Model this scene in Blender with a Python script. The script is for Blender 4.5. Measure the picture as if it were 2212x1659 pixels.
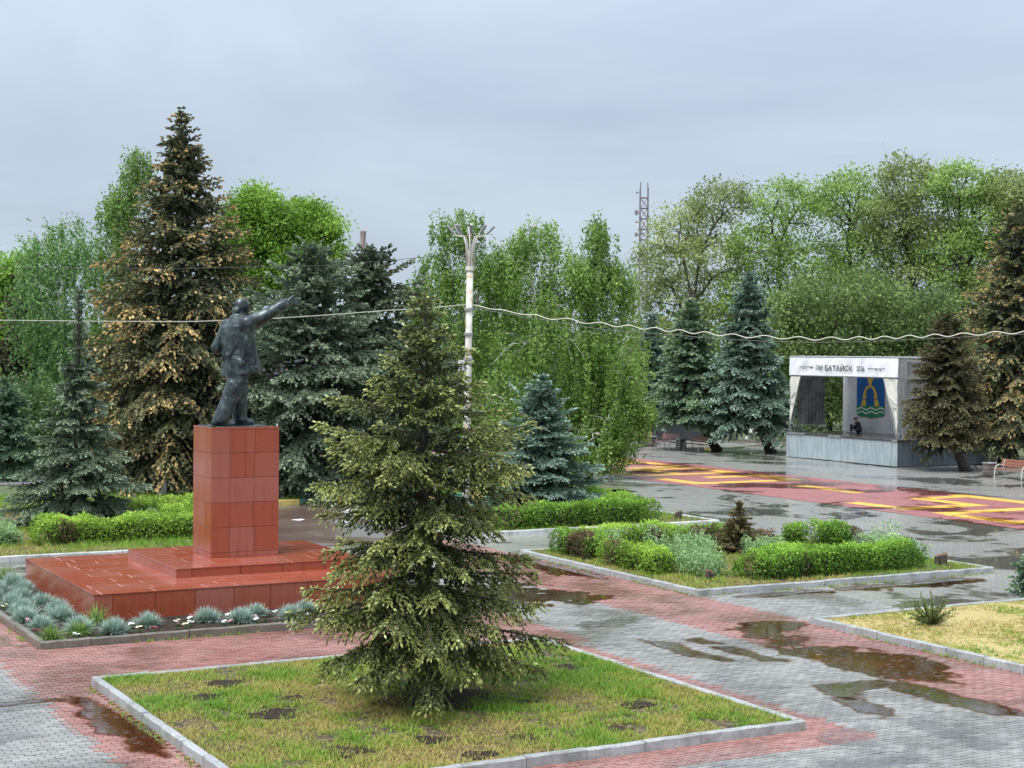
import bpy, math, random
import numpy as np
from mathutils import Matrix, Vector

for o in list(bpy.data.objects): bpy.data.objects.remove(o)
scene = bpy.context.scene
COL = scene.collection
R_ = math.radians
PI = math.pi

# ------------------------------------------------------------------ camera
CAM_H = 5.8
YAW, PITCH, ROLL = R_(29.0877), R_(-1.02886), R_(0.54855)
FPX, IMW, IMH = 3437.6, 2212.0, 1659.0          # focal length in reference pixels
_f = np.array([math.sin(YAW)*math.cos(PITCH), math.cos(YAW)*math.cos(PITCH), math.sin(PITCH)])
_r0 = np.array([math.cos(YAW), -math.sin(YAW), 0.0]); _u0 = np.cross(_r0, _f)
CR = math.cos(ROLL)*_r0 + math.sin(ROLL)*_u0
CU = -math.sin(ROLL)*_r0 + math.cos(ROLL)*_u0
CF = _f
cam = bpy.data.cameras.new('camera'); cam_ob = bpy.data.objects.new('camera', cam); COL.objects.link(cam_ob)
cam.sensor_width = 36; cam.lens = FPX/IMW*36; cam.clip_start = 0.1; cam.clip_end = 6000
cam_ob.matrix_world = Matrix(((CR[0], CU[0], -CF[0], 0), (CR[1], CU[1], -CF[1], 0), (CR[2], CU[2], -CF[2], CAM_H), (0, 0, 0, 1)))
scene.camera = cam_ob
scene.render.resolution_x, scene.render.resolution_y = 1024, 768

# ------------------------------------------------------------------ sky, sun, exposure
world = bpy.data.worlds.new('World'); scene.world = world; world.use_nodes = True
wn = world.node_tree; wn.nodes.clear()
def wnode(t, **k):
    n = wn.nodes.new(t)
    for a, v in k.items(): setattr(n, a, v)
    return n
SUN_EL, SUN_ROT = R_(64), R_(245)
sky = wnode('ShaderNodeTexSky', sky_type='NISHITA', sun_disc=False, sun_elevation=SUN_EL, sun_rotation=SUN_ROT, air_density=1.5, dust_density=4.0)
bg1 = wnode('ShaderNodeBackground'); bg1.inputs[1].default_value = 0.05
wn.links.new(sky.outputs[0], bg1.inputs[0])
# overcast cover: cloud sheet seen in perspective, with the overcast rise in brightness to the zenith
tc = wnode('ShaderNodeTexCoord'); sep = wnode('ShaderNodeSeparateXYZ'); wn.links.new(tc.outputs['Generated'], sep.inputs[0])
def wm(op, a, b=None, clamp=False):
    n = wnode('ShaderNodeMath', operation=op, use_clamp=clamp)
    for i, v in enumerate((a, b)):
        if v is None: continue
        if isinstance(v, (int, float)): n.inputs[i].default_value = v
        else: wn.links.new(v, n.inputs[i])
    return n.outputs[0]
zc = wm('MAXIMUM', sep.outputs[2], 0.0); zz = wm('ADD', zc, 0.16)
comb = wnode('ShaderNodeCombineXYZ')
wn.links.new(wm('DIVIDE', sep.outputs[0], zz), comb.inputs[0]); wn.links.new(wm('DIVIDE', sep.outputs[1], zz), comb.inputs[1])
noi = wnode('ShaderNodeTexNoise'); noi.inputs['Scale'].default_value = 0.62; noi.inputs['Detail'].default_value = 5.0; noi.inputs['Roughness'].default_value = 0.52; noi.inputs['Distortion'].default_value = 0.5
wn.links.new(comb.outputs[0], noi.inputs['Vector'])
ramp = wnode('ShaderNodeValToRGB'); wn.links.new(noi.outputs[0], ramp.inputs[0])
ramp.color_ramp.elements[0].position = 0.33; ramp.color_ramp.elements[0].color = (0.43, 0.51, 0.635, 1)
ramp.color_ramp.elements[1].position = 0.70; ramp.color_ramp.elements[1].color = (0.62, 0.73, 0.835, 1)
cie = wm('ADD', wm('MULTIPLY', zc, 2.0), 1.0)
bg2 = wnode('ShaderNodeBackground'); wn.links.new(ramp.outputs[0], bg2.inputs[0]); wn.links.new(wm('MULTIPLY', cie, 0.285), bg2.inputs[1])
mx = wnode('ShaderNodeMixShader'); mx.inputs[0].default_value = 0.93
wn.links.new(bg1.outputs[0], mx.inputs[1]); wn.links.new(bg2.outputs[0], mx.inputs[2])
wo = wnode('ShaderNodeOutputWorld'); wn.links.new(mx.outputs[0], wo.inputs[0])
sun = bpy.data.lights.new('sun', 'SUN'); sun.energy = 1.5; sun.angle = R_(30); sun.color = (1.0, 0.97, 0.92)
sun_ob = bpy.data.objects.new('sun', sun); COL.objects.link(sun_ob)
sun_dir = Vector((math.sin(SUN_ROT)*math.cos(SUN_EL), math.cos(SUN_ROT)*math.cos(SUN_EL), math.sin(SUN_EL)))
sun_ob.rotation_euler = (-sun_dir).to_track_quat('-Z', 'Y').to_euler(); sun_ob.location = (-30, -10, 60)
vs = scene.view_settings; vs.view_transform = 'Standard'; vs.look = 'None'; vs.exposure = 1.7; vs.gamma = 1.0; vs.use_curve_mapping = False

# ------------------------------------------------------------------ site helpers (survey of the square from the photograph)
def site(px, depth):
    """ground point that stands `depth` metres in front of the lens below picture column px"""
    a = (px-IMW/2)/FPX; b = (CAM_H/depth + CF[2] + CR[2]*a)/CU[2]
    p = np.array([0, 0, CAM_H]) + depth*(CF + CR*a - CU*b)
    return float(p[0]), float(p[1])
def pt(px, py, depth):
    p = np.array([0, 0, CAM_H]) + depth*(CF + CR*(px-IMW/2)/FPX - CU*(py-IMH/2)/FPX)
    return p
def gnd(px, py, z=0.0):
    d = CF + CR*(px-IMW/2)/FPX - CU*(py-IMH/2)/FPX
    t = (z-CAM_H)/d[2]; return float(d[0]*t), float(d[1]*t)

# ------------------------------------------------------------------ materials
def new_mat(name):
    m = bpy.data.materials.new(name); m.use_nodes = True
    nt = m.node_tree; b = nt.nodes['Principled BSDF']
    return m, nt, b
def nd(nt, t, ins=None, **k):
    n = nt.nodes.new(t)
    for a, v in k.items(): setattr(n, a, v)
    for a, v in (ins or {}).items():
        if hasattr(v, 'links') or isinstance(v, bpy.types.NodeSocket): nt.links.new(v, n.inputs[a])
        else: n.inputs[a].default_value = v
    return n
def rampn(nt, fac, stops):
    r = nt.nodes.new('ShaderNodeValToRGB'); cr = r.color_ramp
    while len(cr.elements) < len(stops): cr.elements.new(0.5)
    for e, (p, c) in zip(cr.elements, stops): e.position = p; e.color = (*c, 1)
    nt.links.new(fac, r.inputs[0]); return r.outputs[0]
def mathn(nt, op, a, b=None, c=None, clamp=False):
    n = nt.nodes.new('ShaderNodeMath'); n.operation = op; n.use_clamp = clamp
    for i, v in enumerate((a, b, c)):
        if v is None: continue
        if isinstance(v, (int, float)): n.inputs[i].default_value = v
        else: nt.links.new(v, n.inputs[i])
    return n.outputs[0]
def mixc(nt, fac, a, b, blend='MIX'):
    n = nt.nodes.new('ShaderNodeMix'); n.data_type = 'RGBA'; n.blend_type = blend
    for i, v in ((0, fac), (6, a), (7, b)):
        if isinstance(v, (int, float)): n.inputs[i].default_value = v
        elif isinstance(v, tuple): n.inputs[i].default_value = (*v, 1)
        else: nt.links.new(v, n.inputs[i])
    return n.outputs[2]
def wpos(nt): return nd(nt, 'ShaderNodeNewGeometry').outputs['Position']
def noise(nt, vec, scale, detail=4, rough=0.55, dist=0.0):
    return nd(nt, 'ShaderNodeTexNoise', {'Vector': vec, 'Scale': scale, 'Detail': detail, 'Roughness': rough, 'Distortion': dist}).outputs[0]
def bump(nt, b, h, strength=0.3, dist=0.02):
    n = nd(nt, 'ShaderNodeBump', {'Height': h, 'Strength': strength, 'Distance': dist}); nt.links.new(n.outputs[0], b.inputs['Normal'])
def simple(name, c1, c2=None, scale=8, rough=0.6, metal=0.0, bmp=0.0, stops=None, spec=0.5, coord='pos'):
    m, nt, b = new_mat(name)
    b.inputs['Roughness'].default_value = rough; b.inputs['Metallic'].default_value = metal; b.inputs['Specular IOR Level'].default_value = spec
    if c2 is None and stops is None: c2 = tuple(v*0.8 for v in c1)
    v = wpos(nt) if coord == 'pos' else nd(nt, 'ShaderNodeTexCoord').outputs['Object']
    n = noise(nt, v, scale)
    nt.links.new(rampn(nt, n, stops or [(0.35, c1), (0.65, c2)]), b.inputs['Base Color'])
    if bmp: bump(nt, b, noise(nt, v, scale*4), bmp)
    return m
def foliage(name, stops, rough=0.5, trans=0.3, spec=0.4, gain=1.0):
    """leaf material; colour varies leaf by leaf through the per-leaf attribute v"""
    m, nt, b = new_mat(name)
    at = nd(nt, 'ShaderNodeAttribute', attribute_name='v')
    c = rampn(nt, at.outputs['Fac'], [(p, tuple(min(1, v*gain) for v in q)) for p, q in stops])
    nt.links.new(c, b.inputs['Base Color']); b.inputs['Roughness'].default_value = rough; b.inputs['Specular IOR Level'].default_value = spec*0.6
    if trans:
        tr = nd(nt, 'ShaderNodeBsdfTranslucent', {'Color': c}); ms = nd(nt, 'ShaderNodeMixShader'); ms.inputs[0].default_value = trans
        nt.links.new(b.outputs[0], ms.inputs[1]); nt.links.new(tr.outputs[0], ms.inputs[2])
        nt.links.new(ms.outputs[0], nt.nodes['Material Output'].inputs[0])
    return m

# ------------------------------------------------------------------ mesh builder
class MB:
    def __init__(s): s.V = []; s.F = []; s.n = 0; s.val = []
    def add(s, V, F, m=0, val=0.5):
        V = np.asarray(V, float).reshape(-1, 3); F = np.asarray(F, int)
        s.F.append((F + s.n, m)); s.V.append(V); s.n += len(V)
        s.val.append(np.broadcast_to(np.asarray(val, float), (len(V),)))
        return s
    def mesh(s, name, mats, smooth=False):
        me = bpy.data.meshes.new(name)
        V = np.concatenate(s.V); loops = np.concatenate([f.ravel() for f, _ in s.F]); tot = np.concatenate([np.full(len(f), f.shape[1]) for f, _ in s.F])
        mi = np.concatenate([np.full(len(f), m) for f, m in s.F])
        me.vertices.add(len(V)); me.vertices.foreach_set('co', V.astype(np.float32).ravel())
        me.loops.add(len(loops)); me.loops.foreach_set('vertex_index', loops.astype(np.int32))
        me.polygons.add(len(tot)); st = np.concatenate([[0], np.cumsum(tot)[:-1]])
        me.polygons.foreach_set('loop_start', st.astype(np.int32)); me.polygons.foreach_set('material_index', mi.astype(np.int32))
        me.polygons.foreach_set('use_smooth', np.full(len(tot), smooth))
        at = me.attributes.new('v', 'FLOAT', 'POINT'); at.data.foreach_set('value', np.concatenate(s.val).astype(np.float32))
        for m in (mats if isinstance(mats, (list, tuple)) else [mats]): me.materials.append(m)
        me.update(calc_edges=True)
        return me
    def build(s, name, mats, parent=None, smooth=False, loc=None):
        return link(name, s.mesh(name, mats, smooth), parent, loc)
def link(name, data, parent=None, loc=None, rz=0.0):
    o = bpy.data.objects.new(name, data); COL.objects.link(o)
    if parent: o.parent = parent
    if loc is not None: o.location = loc
    if rz: o.rotation_euler = (0, 0, rz)
    return o
def tag(o, label=None, cat=None, group=None, kind=None):
    if label: o['label'] = label
    if cat: o['category'] = cat
    if group: o['group'] = group
    if kind: o['kind'] = kind
    return o
def thing(name, label, cat, loc=(0, 0, 0), rz=0.0, group=None):
    o = link(name, None, None, loc, rz); o.empty_display_size = 0.2
    return tag(o, label, cat, group)
def struct(name, loc=(0, 0, 0)):
    return tag(link(name, None, None, loc), kind='structure')
def dup(o, parent=None, loc=None, rz=None):
    c = o.copy(); COL.objects.link(c); c.parent = parent
    if loc is not None: c.location = loc
    if rz is not None: c.rotation_euler = (0, 0, rz)
    for ch in o.children: dup(ch, c)
    return c
BOXF = np.array([(0, 3, 2, 1), (4, 5, 6, 7), (0, 1, 5, 4), (1, 2, 6, 5), (2, 3, 7, 6), (3, 0, 4, 7)])
def box(mb, x0, x1, y0, y1, z0, z1, m=0, val=0.5):
    mb.add([(x0, y0, z0), (x1, y0, z0), (x1, y1, z0), (x0, y1, z0), (x0, y0, z1), (x1, y0, z1), (x1, y1, z1), (x0, y1, z1)], BOXF, m, val); return mb
def cbox(mb, x0, x1, y0, y1, z0, z1, b=0.01, m=0, val=0.5):
    """box with chamfered top edges and vertical edges"""
    def ring(x0, x1, y0, y1, z, c): return [(x0+c, y0, z), (x1-c, y0, z), (x1, y0+c, z), (x1, y1-c, z), (x1-c, y1, z), (x0+c, y1, z), (x0, y1-c, z), (x0, y0+c, z)]
    V = ring(x0, x1, y0, y1, z0, b) + ring(x0, x1, y0, y1, z1-b, b) + ring(x0+b, x1-b, y0+b, y1-b, z1, b*0.5)
    q = [(i, (i+1) % 8, (i+1) % 8+8, i+8) for i in range(8)] + [(i+8, (i+1) % 8+8, (i+1) % 8+16, i+16) for i in range(8)]
    mb.add(V, q, m, val); mb.F.append((np.array([[16, 17, 18, 19, 20, 21, 22, 23]])+mb.n-24, m)); return mb
def tubes(mb, P0, P1, r0, r1, sides=5, m=0, val=0.5):
    P0 = np.asarray(P0, float).reshape(-1, 3); P1 = np.asarray(P1, float).reshape(-1, 3); n = len(P0)
    r0 = np.broadcast_to(np.asarray(r0, float), (n,)); r1 = np.broadcast_to(np.asarray(r1, float), (n,))
    D = P1-P0; D /= np.linalg.norm(D, axis=1, keepdims=True)+1e-9
    ref = np.where(np.abs(D[:, 2:3]) < 0.9, np.array([[0, 0, 1.0]]), np.array([[1.0, 0, 0]]))
    A = np.cross(D, ref); A /= np.linalg.norm(A, axis=1, keepdims=True)+1e-9; B = np.cross(D, A)
    th = np.arange(sides)*2*PI/sides
    off = A[:, None, :]*np.cos(th)[None, :, None] + B[:, None, :]*np.sin(th)[None, :, None]
    V = np.concatenate([P0[:, None]+off*r0[:, None, None], P1[:, None]+off*r1[:, None, None]], 1)
    f = np.array([(i, (i+1) % sides, (i+1) % sides+sides, i+sides) for i in range(sides)])
    F = (f[None]+(np.arange(n)*2*sides)[:, None, None]).reshape(-1, 4)
    mb.add(V.reshape(-1, 3), F, m, np.repeat(np.broadcast_to(np.asarray(val, float), (n,)), 2*sides))
    c = np.arange(sides)
    capF = (c[::-1][None]+(np.arange(n)*2*sides)[:, None]); capT = (c[None]+sides+(np.arange(n)*2*sides)[:, None])
    base = mb.n-n*2*sides
    mb.F.append((capF+base, m)); mb.F.append((capT+base, m)); return mb
def polyline(mb, pts, r, sides=6, m=0, val=0.5):
    pts = np.asarray(pts, float); r = np.broadcast_to(np.asarray(r, float), (len(pts),))
    d = np.gradient(pts, axis=0); d /= np.linalg.norm(d, axis=1, keepdims=True)+1e-9
    up = np.array([0, 0, 1.0]) if abs(d[:, 2]).mean() < 0.8 else np.array([1.0, 0, 0])
    A = np.cross(d, up); A /= np.linalg.norm(A, axis=1, keepdims=True)+1e-9; B = np.cross(d, A)
    th = np.arange(sides)*2*PI/sides; n = len(pts)
    V = (pts[:, None]+r[:, None, None]*(A[:, None]*np.cos(th)[None, :, None]+B[:, None]*np.sin(th)[None, :, None])).reshape(-1, 3)
    F = [(i*sides+j, i*sides+(j+1) % sides, (i+1)*sides+(j+1) % sides, (i+1)*sides+j) for i in range(n-1) for j in range(sides)]
    mb.add(V, F, m, val)
    mb.F.append((np.array([list(range(sides))[::-1]])+mb.n-n*sides, m)); mb.F.append((np.array([list(range((n-1)*sides, n*sides))])+mb.n-n*sides, m)); return mb
def lathe(mb, prof, cx=0, cy=0, seg=12, m=0, val=0.5):
    th = np.arange(seg)*2*PI/seg; V = []
    for r, z in prof: V += [(cx+r*math.cos(t), cy+r*math.sin(t), z) for t in th]
    F = [(i*seg+j, i*seg+(j+1) % seg, (i+1)*seg+(j+1) % seg, (i+1)*seg+j) for i in range(len(prof)-1) for j in range(seg)]
    mb.add(V, F, m, val); n0 = mb.n-len(prof)*seg
    mb.F.append((np.array([list(range(seg))[::-1]])+n0, m)); mb.F.append((np.array([list(range((len(prof)-1)*seg, len(prof)*seg))])+n0, m)); return mb
def prism(mb, pts2, fn, d0, d1, m=0, val=0.5):
    """extrude a 2-D outline; fn(u, v, d) -> xyz"""
    n = len(pts2); V = [fn(u, v, d0) for u, v in pts2]+[fn(u, v, d1) for u, v in pts2]
    mb.add(V, [(i, (i+1) % n, (i+1) % n+n, i+n) for i in range(n)], m, val)
    mb.F.append((np.array([list(range(n))[::-1]])+mb.n-2*n, m)); mb.F.append((np.array([list(range(n, 2*n))])+mb.n-2*n, m)); return mb
def vnoise(rng, n=64):
    g = rng.random((n, n))
    def f(x, y):
        x = np.asarray(x) % n; y = np.asarray(y) % n
        i = np.floor(x).astype(int) % n; j = np.floor(y).astype(int) % n; u = x-np.floor(x); v = y-np.floor(y)
        u = u*u*(3-2*u); v = v*v*(3-2*v); i1 = (i+1) % n; j1 = (j+1) % n
        return (g[i, j]*(1-u)+g[i1, j]*u)*(1-v)+(g[i, j1]*(1-u)+g[i1, j1]*u)*v
    return f
def surfnet(fn, lo, hi, step):
    """smooth surface (naive surface nets) of fn(x,y,z)=0"""
    ax = [np.arange(lo[i], hi[i]+step, step) for i in range(3)]
    X, Y, Z = np.meshgrid(*ax, indexing='ij'); D = fn(X, Y, Z); S = D < 0
    nx, ny, nz = D.shape; acc = np.zeros((nx-1, ny-1, nz-1, 3)); cnt = np.zeros((nx-1, ny-1, nz-1))
    cor = [(a, b, c) for a in (0, 1) for b in (0, 1) for c in (0, 1)]
    def sl(A, o): return A[o[0]:o[0]+nx-1, o[1]:o[1]+ny-1, o[2]:o[2]+nz-1]
    for a in range(8):
        for b in range(a+1, 8):
            ca, cb = np.array(cor[a]), np.array(cor[b])
            if np.abs(ca-cb).sum() != 1: continue
            da, db = sl(D, cor[a]), sl(D, cor[b]); k = (da < 0) != (db < 0)
            t = np.where(k, da/np.where(da-db == 0, 1, da-db), 0)
            acc += np.where(k[..., None], ca+(cb-ca)*t[..., None], 0); cnt += k
    act = cnt > 0; idx = -np.ones(act.shape, int); idx[act] = np.arange(act.sum())
    ijk = np.argwhere(act); V = np.array(lo)+(ijk+acc[act]/cnt[act][:, None])*step
    F = []
    for d in range(3):
        e = [0, 0, 0]; e[d] = 1; o1, o2 = [a for a in range(3) if a != d]
        s0 = S[:nx-e[0], :ny-e[1], :nz-e[2]]; s1 = S[e[0]:, e[1]:, e[2]:]
        for flip, k in ((0, s0 & ~s1), (1, ~s0 & s1)):
            p = np.argwhere(k); p = p[(p[:, o1] > 0) & (p[:, o2] > 0)]
            def at(a, b):
                q = p.copy(); q[:, o1] -= a; q[:, o2] -= b; q = np.minimum(q, np.array(idx.shape)-1); return idx[q[:, 0], q[:, 1], q[:, 2]]
            q = np.stack([at(0, 0), at(1, 0), at(1, 1), at(0, 1)], 1)
            if flip ^ (d == 1): q = q[:, ::-1]
            F.append(q)
    return V, np.concatenate(F)[:, ::-1]
def cap(x, y, z, a, b, ra, rb):
    ax, ay, az = a; dx, dy, dz = b[0]-ax, b[1]-ay, b[2]-az; L = dx*dx+dy*dy+dz*dz+1e-9
    t = np.clip(((x-ax)*dx+(y-ay)*dy+(z-az)*dz)/L, 0, 1)
    return np.sqrt((x-ax-t*dx)**2+(y-ay-t*dy)**2+(z-az-t*dz)**2)-(ra+(rb-ra)*t)
def ell(x, y, z, c, r):
    k = np.sqrt(((x-c[0])/r[0])**2+((y-c[1])/r[1])**2+((z-c[2])/r[2])**2); return (k-1)*min(r)
def smin(a, b, k=0.04):
    h = np.clip(0.5+0.5*(b-a)/k, 0, 1); return b+(a-b)*h-k*h*(1-h)
# ================================================================== GROUND, PAVING, BEDS
rng = np.random.default_rng(7)
def paving_mat(name, ca, cb, brick=False):
    m, nt, b = new_mat(name); p = wpos(nt)
    at = nd(nt, 'ShaderNodeAttribute', attribute_name='v').outputs['Fac']
    oi = nd(nt, 'ShaderNodeObjectInfo').outputs['Random']
    tone = mathn(nt, 'MULTIPLY_ADD', mathn(nt, 'ADD', at, oi), 0.5, 0.0)
    if brick:
        mp = nd(nt, 'ShaderNodeMapping', {'Vector': p, 'Scale': (1, 1, 1)})
        br = nd(nt, 'ShaderNodeTexBrick', {'Vector': mp.outputs[0], 'Color1': (*ca, 1), 'Color2': (*cb, 1), 'Mortar': (ca[0]*0.5, ca[1]*0.5, ca[2]*0.5, 1), 'Scale': 1.0, 'Mortar Size': 0.006, 'Brick Width': 0.23, 'Row Height': 0.115})
        col = br.outputs[0]
    else:
        col = mixc(nt, tone, ca, cb)
    big = noise(nt, p, 0.45, 5, 0.6, 0.4); st = noise(nt, p, 2.3, 5, 0.65)
    wet = rampn(nt, big, [(0.44, (0, 0, 0)), (0.60, (1, 1, 1))])
    col = mixc(nt, mathn(nt, 'MULTIPLY', wet, 0.5), col, mixc(nt, 0.65, col, (0.05, 0.04, 0.03), 'MULTIPLY'))
    col = mixc(nt, mathn(nt, 'MULTIPLY', rampn(nt, st, [(0.45, (0, 0, 0)), (0.7, (1, 1, 1))]), 0.35), col, (0.16, 0.14, 0.12))
    nt.links.new(col, b.inputs['Base Color'])
    nt.links.new(mathn(nt, 'MULTIPLY_ADD', wet, -0.24, 0.40), b.inputs['Roughness'])
    bump(nt, b, noise(nt, p, 60, 3), 0.25, 0.006)
    return m
M_gray = paving_mat('grey_paver', (0.165, 0.162, 0.153), (0.35, 0.343, 0.325))
M_pink = paving_mat('red_paver', (0.22, 0.09, 0.074), (0.39, 0.195, 0.168))
M_pink_far = paving_mat('red_paving_far', (0.25, 0.115, 0.10), (0.34, 0.17, 0.15), True)
def plaza_mat():
    m, nt, b = new_mat('wet_plaza_paving'); p = wpos(nt)
    br = nd(nt, 'ShaderNodeTexBrick', {'Vector': p, 'Color1': (0.23, 0.225, 0.21, 1), 'Color2': (0.30, 0.295, 0.275, 1), 'Mortar': (0.12, 0.12, 0.11, 1), 'Scale': 1.0, 'Mortar Size': 0.006, 'Brick Width': 0.23, 'Row Height': 0.115}).outputs[0]
    n1 = noise(nt, p, 0.20, 6, 0.62, 0.6); n2 = noise(nt, p, 1.1, 4, 0.6)
    f = mathn(nt, 'ADD', n1, mathn(nt, 'MULTIPLY', n2, 0.16))
    pud = rampn(nt, f, [(0.605, (0, 0, 0)), (0.645, (1, 1, 1))])
    damp = rampn(nt, f, [(0.46, (0, 0, 0)), (0.62, (1, 1, 1))])
    c = mixc(nt, mathn(nt, 'MULTIPLY', damp, 0.3), br, (0.14, 0.13, 0.12))
    c = mixc(nt, mathn(nt, 'MULTIPLY', pud, 0.75), c, (0.06, 0.055, 0.045))
    nt.links.new(c, b.inputs['Base Color'])
    nt.links.new(rampn(nt, pud, [(0.0, (0.26, 0.26, 0.26)), (1.0, (0.03, 0.03, 0.03))]), b.inputs['Roughness'])
    return m
M_plaza = plaza_mat()
M_joint = simple('paver_joint_sand', (0.10, 0.09, 0.075), (0.16, 0.14, 0.12), 30, 0.8)
M_earth = simple('park_earth', None, scale=0.5, rough=0.85, stops=[(0.35, (0.055, 0.07, 0.02)), (0.5, (0.075, 0.10, 0.03)), (0.62, (0.10, 0.085, 0.06))], bmp=0.3)
M_asph = simple('brown_wet_asphalt', None, scale=0.35, rough=0.3, stops=[(0.38, (0.085, 0.055, 0.045)), (0.52, (0.12, 0.085, 0.07)), (0.60, (0.18, 0.18, 0.17))], bmp=0.15)

def sheet(name, x0, x1, y0, y1, z, m, parent=None):
    o = MB().add([(x0, y0, z), (x1, y0, z), (x1, y1, z), (x0, y1, z)], [(0, 1, 2, 3)]).build(name, m, parent)
    if not parent: tag(o, kind='structure')
    return o
sheet('ground', -1500, 1500, -300, 2500, -0.30, M_earth)
PX0, PX1, PY0, PY1 = 0.0, 26.0, 11.0, 37.0       # zone with laid pavers
pavement = struct('pavement')
sheet('joint_bed', PX0, PX1, PY0, PY1, -0.028, M_joint, pavement)
sheet('plaza', PX1-.13, 67.0, -20, 57.0, -0.006, M_plaza)
sheet('plaza_back', 38.0, 67.0, 57.0, 100, -0.006, M_plaza)
sheet('plaza_far_left', -40, PX1-.13, PY1-.1, 57.0, -0.006, M_plaza)
sheet('plaza_left', -60, PX0, -20, PY1, 0.0, M_plaza)
sheet('plaza_near', PX0, PX1, -20, PY0, 0.0, M_plaza)
sheet('park_ground_left', -120, 38, 57.3, 220, 0.10, M_earth)
sheet('park_ground_back', 38, 67, 100, 220, 0.08, M_earth)
sheet('park_ground_right', 67.0, 240, -20, 220, 0.12, M_earth)
sheet('driveway', -30, 26, 54.6, 57.0, 0.004, M_asph)
sheet('driveway_apron', 16.6, 22.6, 44.5, 54.6, 0.005, M_asph)
M_road = simple('wet_road', (0.20, 0.20, 0.21), (0.30, 0.30, 0.31), 0.4, 0.22)
sheet('road', -20, 18.5, 69, 81, 0.13, M_road)
sheet('red_strip', 20.0, 22.68, PY1, 44.4, 0.004, M_pink_far)

BEDS = {'lawn': (7.05, 16.08, 19.36, 27.62), 'flower': (7.0, 17.0, 31.35, 41.0), 'right': (22.6, 36.0, 13.0, 27.1),
        'island': (22.72, 32.6, 31.45, 40.3), 'island_back': (22.75, 33.2, 44.75, 53.5), 'hedge_bed': (4.0, 16.5, 44.85, 54.4)}
def in_frame(x, y, z=0.0, mg=40):
    d = np.array([x, y, z-CAM_H]); c = d@CF
    if c < 1: return False
    px = IMW/2+FPX*(d@CR)/c; py = IMH/2-FPX*(d@CU)/c
    return -mg < px < IMW+mg and -mg < py < IMH+mg
# ---- pavers: wavy concrete blocks in running bond
PL, PW = 0.232, 0.116
def wavy(g=0.0045, a=0.010):
    xs = np.array([0, 1/8, 3/8, 5/8, 7/8, 1])*PL; ys = np.array([0, a, -a, a, -a, 0])
    xs = g+xs*(PL-2*g)/PL
    return [(x, y+g) for x, y in zip(xs, ys)]+[(x, y+PW-g) for x, y in zip(xs[::-1], ys[::-1])]
WV = np.array(wavy()); RC = np.array([(0.005, 0.005), (PL-0.005, 0.005), (PL-0.005, PW-0.005), (0.005, PW-0.005)])
def paver_mesh(mb, ox, oy, z, outline, m, val, tilt=(0, 0)):
    n = len(outline); c = outline.mean(0)
    top = c+(outline-c)*np.array([0.975, 0.95]); V = np.zeros((2*n, 3))
    V[:n, :2] = outline+(ox, oy); V[:n, 2] = -0.03; V[n:, :2] = top+(ox, oy)
    V[n:, 2] = z+(top[:, 0]-c[0])*tilt[0]+(top[:, 1]-c[1])*tilt[1]
    mb.add(V, [(i, (i+1) % n, (i+1) % n+n, i+n) for i in range(n)], m, val); mb.F.append((np.array([list(range(n, 2*n))])+mb.n-2*n, m))
def is_pink(x, y):
    if x < 7.2: return x > 6.02 or y > 31.6 and x > 6.6
    if x < 16.8: return y > 18.45 if y < 24 else True
    if y < 18.5: return False
    if x > 20.0 and x < 22.75: return True
    return (x < 17.2 and y > 27.5)
cand = []
nr = int((PY1-PY0)/PW)
for r in range(nr):
    y = PY0+r*PW; off = (r % 2)*PL/2
    for c in range(int((PX1-PX0)/PL)+1):
        x = PX0+c*PL-off; cx, cy = x+PL/2, y+PW/2
        if x < PX0-0.2 or cx > PX1-0.1: continue
        if any(x0-0.02 < cx < x1+0.02 and y0-0.02 < cy < y1+0.02 for x0, x1, y0, y1 in BEDS.values()): continue
        if not in_frame(cx, cy, 0, 60): continue
        cand.append((math.hypot(cx, cy), x, y, in_frame(cx, cy, 0, -15)))
cand.sort()
paver_me = {}
for k, m in ((0, M_gray), (1, M_pink)):
    mb = MB(); paver_mesh(mb, -PL/2, -PW/2, 0.0, WV, 0, 0.5); paver_me[k] = mb.mesh('paver', m)
stuff = MB(); nind = 0
for d, x, y, vis in cand:
    pk = is_pink(x+PL/2+rng.normal(0, 0.02), y+PW/2); dz = float(rng.normal(0, 0.002))
    if vis and nind < 300:
        o = link('paver', paver_me[int(pk)], pavement, (x+PL/2, y+PW/2, dz)); o.rotation_euler = (rng.normal(0, 0.011), rng.normal(0, 0.011), 0); nind += 1
    else:
        paver_mesh(stuff, x, y, dz, WV if d < 27 else RC, int(pk), rng.random(), rng.normal(0, 0.011, 2))
tag(stuff.build('paver_field', [M_gray, M_pink], pavement), kind='stuff')

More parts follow.
